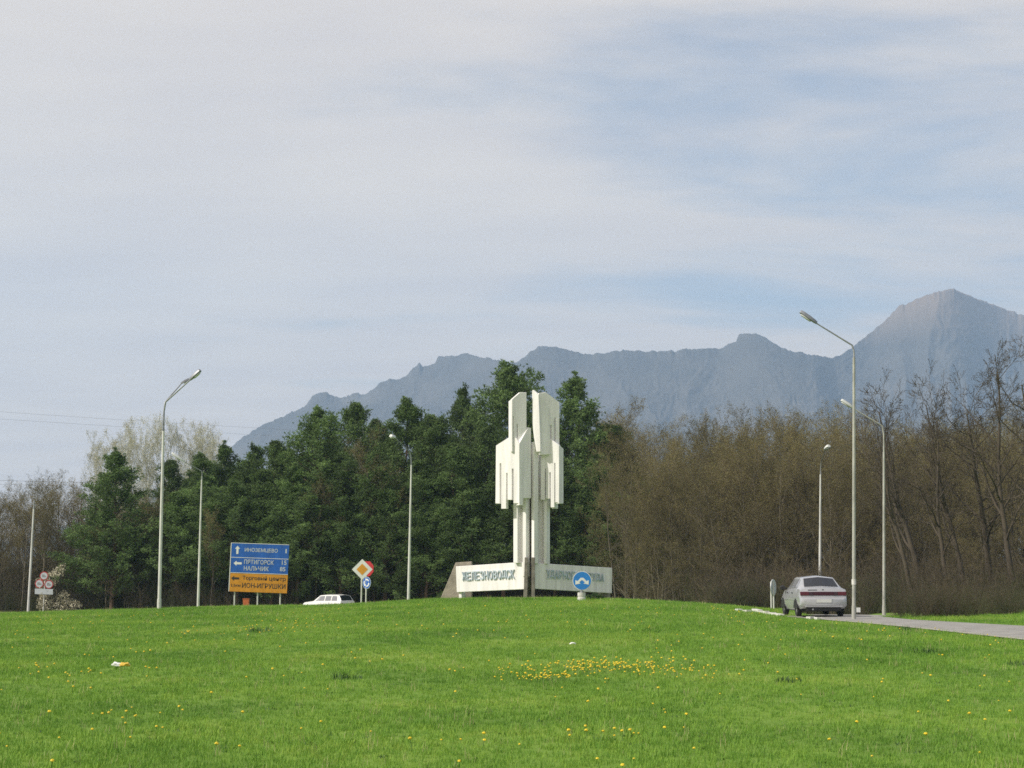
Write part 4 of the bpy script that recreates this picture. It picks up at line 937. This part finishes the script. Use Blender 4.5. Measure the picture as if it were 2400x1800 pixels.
for px, py, d_ in ((870, 1010, 137), (890, 1000, 150), (850, 1060, 139), (800, 1010, 150), (740, 1110, 136), (1480, 935, 150), (1450, 945, 152), (1405, 990, 150), (1285, 985, 152), (930, 1150, 137), (500, 1190, 136), (1060, 1150, 137), (1560, 1120, 137)):
    bare(px, py, d_, LP, GB + ' among the pines')
# the nearer, larger trees on the right
BIG = [bare_meshes(31, 15, n1=12, n2=8, n3=6, n4=3, clear=.30, lean=-.22, upb=.16, rk=1.35, twig='dark_twig', buds=0, rmin=.011), bare_meshes(32, 15, n1=10, n2=8, n3=6, n4=3, spread=.8, upb=.14, clear=.3, lean=-.38, rk=1.35, twig='dark_twig', buds=0, rmin=.011), bare_meshes(33, 15, n1=13, n2=8, n3=6, n4=3, clear=.35, rk=1.6, spread=1.15, twig='dark_twig', buds=0, rmin=.011)]
for px, py, d_, pr, lab in ((2368, 785, 88, 0, 'tallest bare tree, its dark forked limbs at the right picture edge'), (2265, 845, 92, 1, 'bare tree with slanting limbs just left of the tallest one'), (2170, 865, 96, 1, 'bare tree leaning left with one long clean limb against the mountain'),
                            (2435, 800, 86, 2, 'bare tree cut by the right picture edge'), (2140, 915, 86, 1, 'first of the large leaning bare trees, right of the far lamp'), (2310, 880, 95, 2, 'bare tree with wide limbs between the tall ones on the right'),
                            (2220, 930, 90, 0, 'shorter bare tree with many low limbs in front of the leaning ones')):
    bare(px, py, d_, lab, 'large bare trees on the right', pr, 1.0, 0.0001, BIG)
# pale poplars far behind on the left
POP = [bare_meshes(41, 15, n1=16, n2=7, n3=6, n4=4, spread=.62, upb=.55, clear=.12, twig='pale_twig', bud='pale_bud', buds=2), bare_meshes(42, 15, n1=16, n2=7, n3=6, n4=4, spread=.7, upb=.5, clear=.15, twig='pale_twig', bud='pale_bud', buds=2)]
for i, (px, py, lab) in enumerate(((245, 1012, 'pale greenish poplar, leftmost of the far poplars'), (300, 1000, 'pale poplar behind the leftmost pine'), (355, 985, 'pale poplar just left of the street lamp'), (405, 985, 'tallest pale poplar, just right of the street lamp'),
                                  (450, 1000, 'pale poplar between the lamp and the spired pine'), (495, 1005, 'thin pale poplar, rightmost, at the mountain foot'), (330, 1040, 'low pale poplar filling between the others'), (225, 1035, 'low pale poplar at the left side of the group'), (275, 992, 'bushy pale poplar between the leftmost poplar and the pine top'), (380, 972, 'highest pale poplar, directly behind the street lamp'), (430, 988, 'feathery pale poplar right of the highest one'), (472, 992, 'pale poplar second from the right in the far row'), (318, 985, 'pale poplar second from the left behind the pine top'), (520, 1028, 'small pale poplar at the very right end of the far row'))):
    t_ = at(px, py, 215 + 6 * (i % 3)); z0 = tz(t_.x, t_.y); sz = (t_.z - z0) / 15.0
    plant_tree('poplar_tree', POP[i % 2], (t_.x, t_.y, z0), sz * .95, sz, rn.random() * 6.28, lab, 'tree', 'pale poplars behind the pines')

# white blossoming shrub
def leaf_cloud(name, seed, lobes, n, size, m):
    rs_ = np.random.RandomState(seed); Cs = []
    for (x, y, z, r_) in lobes:
        k_ = int(n * r_ ** 2); v_ = rs_.normal(0, 1, (k_, 3)); v_ /= np.linalg.norm(v_, axis=1)[:, None]; Cs.append(np.array([x, y, z]) + v_ * r_ * rs_.uniform(.45, 1.08, (k_, 1)))
    C = np.concatenate(Cs); k_ = len(C); a = rs_.normal(0, 1, (k_, 3)); a /= np.linalg.norm(a, axis=1)[:, None]; b_ = np.cross(a, rs_.normal(0, 1, (k_, 3))); b_ /= np.linalg.norm(b_, axis=1)[:, None]
    s = rs_.uniform(.6, 1.2, (k_, 1)) * size; V = np.stack([C - a * s, C + b_ * s * .6, C + a * s, C - b_ * s * .6], 1).reshape(-1, 3)
    return np_mesh(name, V, np.arange(len(V)).reshape(-1, 4), m)
def stems(seed, targets):
    rn2 = random.Random(seed); sg = []
    for (x, y, z, r_) in targets:
        p_ = Vector((x * .2, y * .2, -.2)); q_ = Vector((x * .7, y * .7, z * .6)); sg.append((*p_, *q_, .05, .035)); sg.append((*q_, x, y, z, .035, .015))
        for k_ in range(7):
            d_ = Vector((rn2.gauss(0, 1), rn2.gauss(0, 1), rn2.gauss(.3, 1))).normalized(); sg.append((x, y, z, x + d_.x * r_, y + d_.y * r_, z + d_.z * r_, .015, .006))
    V, Fq = tubes_np(sg, 5); return np_mesh('branches', V, Fq, M['bark'])
p = at(122, 1430, 138.6); e = empty('blossom_shrub', (p.x, p.y, tz(p.x, p.y))); tag(e, 'white blossoming shrub behind the three round restriction signs', 'shrub')
lob = [(-.5, 0, .7, .75), (.5, .1, .6, .7), (1.3, .1, .6, .65), (-.6, 0, 1.7, .7), (-.3, .1, 2.6, .7), (.35, 0, 3.1, .5), (.75, 0, 3.6, .35), (.9, 0, 1.2, .5), (-.9, 0, 2.3, .5), (1.9, 0, .5, .5)]
link('flowers', leaf_cloud('flowers', 3, lob, 900, .085, M['blossom']), None, e); link('branches', stems(4, lob), None, e)
# small green bush by the bollard
p = at(1392, 1400, 67); e = empty('low_bush', (p.x, p.y, tz(p.x, p.y))); tag(e, 'small green bush beside the bollard of the blue round sign', 'bush')
lob = [(-.18, 0, .09, .14), (.05, 0, .13, .17), (.25, .05, .09, .14)]
link('leaves', leaf_cloud('leaves', 6, lob, 9000, .035, M['leaf']), None, e); link('branches', stems(7, lob), None, e)
WE = []
for i, (px, py, sc_, lab) in enumerate(((2128, 1480, 1.25, 'dark weed clump hiding the road edge on the right'), (2172, 1532, 1.0, 'dark weed clump on the lawn near the right road edge'), (812, 1592, .9, 'dark weed clump on the middle left lawn'), (608, 1482, 1.3, 'dark weed clump among dandelions below the direction board'), (2395, 1560, .9, 'dark weed clump at the right picture edge'), (1850, 1600, .8, 'dark weed clump below the kerb on the lawn'))):
    p = ground_at(px, py); e = empty('weed_clump', (p.x, p.y, tz(p.x, p.y))); e.scale = (sc_, sc_, sc_); tag(e, lab, 'weed', 'weed clumps in the lawn')
    WE.append((e, i))

# ---------------------------------------------------------------- scattered ground cover (stuff)
def scatter(name, P_, rot, scl, idx_, protos, label):
    me = bpy.data.meshes.new(name); me.vertices.add(len(P_)); me.vertices.foreach_set('co', np.asarray(P_, np.float32).ravel())
    for an, ty, dat in (('rot', 'FLOAT_VECTOR', rot), ('scl', 'FLOAT', scl), ('pick', 'INT', idx_)):
        a = me.attributes.new(an, ty, 'POINT'); a.data.foreach_set('vector' if ty == 'FLOAT_VECTOR' else 'value', np.asarray(dat, np.int32 if ty == 'INT' else np.float32).ravel())
    o = bpy.data.objects.new(name, me); COL.objects.link(o); tag(o, label, kind='stuff')
    pcn = bpy.data.collections.new(name + '_kinds')
    for i, m_ in enumerate(protos): pcn.objects.link(bpy.data.objects.new('%s_kind_%d' % (name, i), m_))
    ng = bpy.data.node_groups.new(name, 'GeometryNodeTree')
    ng.interface.new_socket('Geometry', in_out='INPUT', socket_type='NodeSocketGeometry'); ng.interface.new_socket('Geometry', in_out='OUTPUT', socket_type='NodeSocketGeometry')
    gi = nd(ng, 'NodeGroupInput'); go = nd(ng, 'NodeGroupOutput'); ip = nd(ng, 'GeometryNodeInstanceOnPoints'); ci = nd(ng, 'GeometryNodeCollectionInfo')
    ci.inputs['Collection'].default_value = pcn; ci.inputs['Separate Children'].default_value = True; ci.inputs['Reset Children'].default_value = True
    ip.inputs['Pick Instance'].default_value = True
    def na(nm, ty):
        q_ = nd(ng, 'GeometryNodeInputNamedAttribute', data_type=ty); q_.inputs['Name'].default_value = nm; return q_.outputs['Attribute']
    er = nd(ng, 'FunctionNodeEulerToRotation')
    lk = ng.links.new
    lk(gi.outputs[0], ip.inputs['Points']); lk(ci.outputs[0], ip.inputs['Instance']); lk(na('rot', 'FLOAT_VECTOR'), er.inputs[0]); lk(er.outputs[0], ip.inputs['Rotation'])
    lk(na('scl', 'FLOAT'), ip.inputs['Scale']); lk(na('pick', 'INT'), ip.inputs['Instance Index']); lk(ip.outputs[0], go.inputs[0])
    md = o.modifiers.new('scatter', 'NODES'); md.node_group = ng
    return o

def clump(seed, n, rad, hmin, hmax, wid, m, bend=.5):
    rs_ = np.random.RandomState(seed); V = []; Fq = []
    for i in range(n):
        a, r_ = rs_.uniform(0, 6.28), rad * rs_.uniform(0, 1) ** .5; b_ = np.array([math.cos(a) * r_, math.sin(a) * r_, -.01]); h_ = rs_.uniform(hmin, hmax)
        az = rs_.uniform(0, 6.28); d_ = np.array([math.cos(az), math.sin(az), 0]) * h_ * bend * rs_.uniform(.2, 1.2); sd = np.array([-math.sin(az), math.cos(az), 0]) * wid * rs_.uniform(.7, 1.3)
        m_ = b_ + np.array([0, 0, h_ * .55]) + d_ * .35; t_ = b_ + np.array([0, 0, h_]) + d_
        k_ = len(V); V += [b_ - sd, b_ + sd, m_ + sd * .8, m_ - sd * .8, t_]; Fq += [(k_, k_ + 1, k_ + 2, k_ + 3), (k_ + 3, k_ + 2, k_ + 4, k_ + 4)]
    me = bpy.data.meshes.new('clump'); me.from_pydata([tuple(x) for x in V], [], [q_ if q_[2] != q_[3] else q_[:3] for q_ in Fq]); me.materials.append(m); return me
for e, i in WE: link('leaves', clump(80 + i, 80, .26, .05, .15, .007, M['leaf'], .9), None, e)
rs = np.random.RandomState(77)
nG = 185000
yy = 13.0 + (86 - 13) * rs.uniform(0, 1, nG * 2) ** 1.25; xx = rs.uniform(-1, 1, nG * 2) * (.315 * yy + 3.2)
keep = rs.uniform(0, 1, nG * 2) < np.clip((yy / 86) ** .25, 0, 1); xx, yy = xx[keep][:nG], yy[keep][:nG]
l, r = road_edges(yy); on = (xx > l - .02) & (xx < r + .02); wood = (xx > 12) & (yy > 80)
xx, yy = xx[~on & ~wood], yy[~on & ~wood]
zz_ = terrain(xx, yy); n = len(xx)
patch = .78 + .28 * fbm(xx / 1.6, yy / 2.4, 3, 41)
scl = patch * rs.uniform(.7, 1.25, n) * (1 + np.clip((yy - 16) / 55, 0, 1) * .7)
grassk = [clump(1, 13, .09, .035, .085, .0030, M['grass']), clump(2, 11, .085, .04, .10, .0030, M['grass'], .8), clump(3, 14, .10, .03, .07, .0032, M['grass']), clump(4, 9, .08, .06, .13, .0028, M['grass'], .6), clump(5, 9, .08, .02, .05, .0085, M['leaf'], 1.4), clump(6, 5, .06, .09, .16, .0018, M['dry'], .5)]
pk = rs.choice(6, n, p=[.34, .275, .30, .05, .015, .02])
scatter('lawn_grass', np.stack([xx, yy, zz_], 1), np.stack([rs.uniform(-.1, .1, n), rs.uniform(-.1, .1, n), rs.uniform(0, 6.28, n)], 1), scl, pk, grassk, 'short spring grass covering the mound')

# brush at the foot of the wood
def brush(seed, h, n, m):
    rs_ = np.random.RandomState(seed); sg = []
    for i in range(n):
        p_ = np.array([rs_.normal(0, .28), rs_.normal(0, .28), -.1]); d_ = np.array([rs_.normal(0, .28), rs_.normal(0, .28), 1]); ln = h * rs_.uniform(.5, 1.15)
        for k_ in range(3):
            d_ = d_ + rs_.normal(0, .14, 3) * [1, 1, .2]; q_ = p_ + d_ / np.linalg.norm(d_) * ln / 3; sg.append((*p_, *q_, .011 * (1 - .28 * k_), .011 * (1 - .28 * (k_ + 1))))
            for j in range(2):
                e_ = d_ + rs_.normal(0, .6, 3); e_ /= np.linalg.norm(e_); s_ = q_ + e_ * ln * .22; sg.append((*q_, *s_, .006, .003))
            p_ = q_
    V, Fq = tubes_np(sg, 3); return np_mesh('brush', V, Fq, m)
M['brush'] = mat('dry_brush', (.095, .075, .045), .95, var=.3, rnd=.35)
M['brush_green'] = mat('budding_brush', (.070, .075, .030), .95, var=.3, rnd=.35)
bx, by = [], []
for i in range(6400):
    u_ = rs.uniform(); y = rs.uniform(57.5, 78) if u_ < .22 else rs.uniform(64, 128) if u_ < .68 else rs.uniform(105, 150)
    x = rs.uniform(7, 46)
    lo = float(np.interp(y, [57, 62, 66, 70, 75, 80, 100, 150], [13.75, 13.8, 15.2, 17.0, 18.2, 19, 16, 8]))
    if x < lo: continue
    if y < 84 and x > np.interp(y, [57, 64, 72, 84], [13.6, 18.1, 21.6, 26]): continue
    bx.append(x); by.append(y)
for i in range(1500): bx.append(rs.uniform(-30, 12)); by.append(rs.uniform(136, 160))
for i in range(600): bx.append(rs.uniform(-50, -24)); by.append(rs.uniform(139.5, 160))
for i in range(2600): bx.append(rs.uniform(-60, 75)); by.append(rs.uniform(158, 215))
for i in range(330): bx.append(rs.uniform(11.5, 19)); by.append(rs.uniform(97, 112))
bx, by = np.array(bx), np.array(by); n = len(bx); bz = terrain(bx, by)
bs_ = rs.uniform(.6, 1.25, n) * np.where(by < 84, .62, np.where(by > 157, 2.6, 1.25))
scatter('undergrowth', np.stack([bx, by, bz], 1), np.stack([rs.uniform(-.1, .1, n), rs.uniform(-.1, .1, n), rs.uniform(0, 6.28, n)], 1), bs_, rs.randint(0, 4, n), [brush(1, 1.7, 26, M['brush']), brush(2, 1.4, 28, M['brush_green']), brush(3, 1.9, 22, M['brush']), brush(4, 1.2, 28, M['brush_green'])], 'dry brown brush along the foot of the wood')

# dandelions
def dandelion_mesh(seed):
    rs_ = np.random.RandomState(seed); v = []; f = []
    hh = .085 + .02 * rs_.uniform(); r_ = .0155
    lean = rs_.normal(0, .012, 2)
    for k_ in range(3):
        a = k_ * 2.094; v += [(math.cos(a) * .003, math.sin(a) * .003, -.03), (lean[0] + math.cos(a) * .003, lean[1] + math.sin(a) * .003, hh)]
    f += [(0, 2, 3, 1), (2, 4, 5, 3), (4, 0, 1, 5)]; ns_ = len(f); c0 = len(v); n_ = 12
    for ring, (rr, z_) in enumerate(((1, .004), (.78, .012), (.42, .016))):
        for k_ in range(n_):
            a = k_ * 2 * math.pi / n_; w = rr * (1 + (.14 if k_ % 2 and ring == 0 else 0)); v.append((lean[0] + math.cos(a) * r_ * w, lean[1] + math.sin(a) * r_ * w, hh + z_ + (rs_.normal(0, .0015))))
    v.append((lean[0], lean[1], hh + .017)); v.append((lean[0], lean[1], hh - .006))
    for i in range(2):
        for k_ in range(n_): f.append((c0 + i * n_ + k_, c0 + i * n_ + (k_ + 1) % n_, c0 + (i + 1) * n_ + (k_ + 1) % n_, c0 + (i + 1) * n_ + k_))
    for k_ in range(n_): f.append((c0 + 2 * n_ + k_, c0 + 2 * n_ + (k_ + 1) % n_, c0 + 3 * n_)); f.append((c0 + (k_ + 1) % n_, c0 + k_, c0 + 3 * n_ + 1))
    me = bpy.data.meshes.new('dandelion'); me.from_pydata(v, [], f); me.materials.append(M['stem']); me.materials.append(M['petal'])
    me.polygons.foreach_set('material_index', [0] * ns_ + [1] * (len(f) - ns_)); return me
DM = [dandelion_mesh(i) for i in range(4)]
pts = []
def patch_of(px, py, sx, sy, n):  # a patch of flowers round the lawn point seen at (px, py); sizes in metres
    c_ = ground_at(px, py)
    for i in range(n): pts.append((c_.x + rs.normal(0, sx), c_.y + rs.normal(0, sy)))
for a in ((1345, 1571, .28, .5, 30), (1440, 1574, .36, 1.0, 66), (1385, 1580, .2, .5, 25), (1302, 1600, .26, .25, 42), (1255, 1602, .1, .2, 10), (1560, 1580, .33, .9, 50), (1500, 1565, .3, .6, 14), (1230, 1582, .45, .9, 26), (1640, 1578, .5, 1.0, 18),
          (560, 1486, .9, 2.0, 34), (650, 1466, .9, 2.0, 22), (720, 1480, 1.2, 2.5, 12), (60, 1576, .3, .3, 7), (150, 1592, .4, .4, 10), (1400, 1738, .25, .25, 11), (1120, 1752, .3, .3, 5), (260, 1690, .6, .6, 14), (1730, 1440, .9, 1.5, 8), (330, 1445, 1.5, 2, 8), (120, 1465, 1.2, 2.5, 12)): patch_of(*a)
for i in range(330):
    y = 14 + 44 * rs.uniform() ** 1.1; pts.append((rs.uniform(-1, 1) * .31 * y, y))
pts = [(x, y) for x, y in pts if 13.5 < y < 64 and x < road_edges(y)[0] - .3]
pts.sort(key=lambda a: a[1])
zs = terrain(np.array([a for a, b_ in pts]), np.array([b_ for a, b_ in pts]))
for i, ((x, y), z) in enumerate(zip(pts[:300], zs[:300])):
    o = bpy.data.objects.new('dandelion', DM[i % 4]); COL.objects.link(o); o.location = (x, y, z); o.rotation_euler = (rs.normal(0, .12), rs.normal(0, .12), rs.uniform(0, 6.28)); s_ = rs.uniform(.65, 1.25); o.scale = (s_, s_, s_)
    tag(o, 'single yellow dandelion flower standing in the near lawn', 'flower', 'dandelions in the near lawn')
rest = np.array([(x, y, z) for (x, y), z in zip(pts[300:], zs[300:])]); n = len(rest)
if n: scatter('dandelions', rest, np.stack([rs.normal(0, .12, n), rs.normal(0, .12, n), rs.uniform(0, 6.28, n)], 1), rs.uniform(.75, 1.3, n), rs.randint(0, 4, n), DM, 'yellow dandelions in the farther lawn')
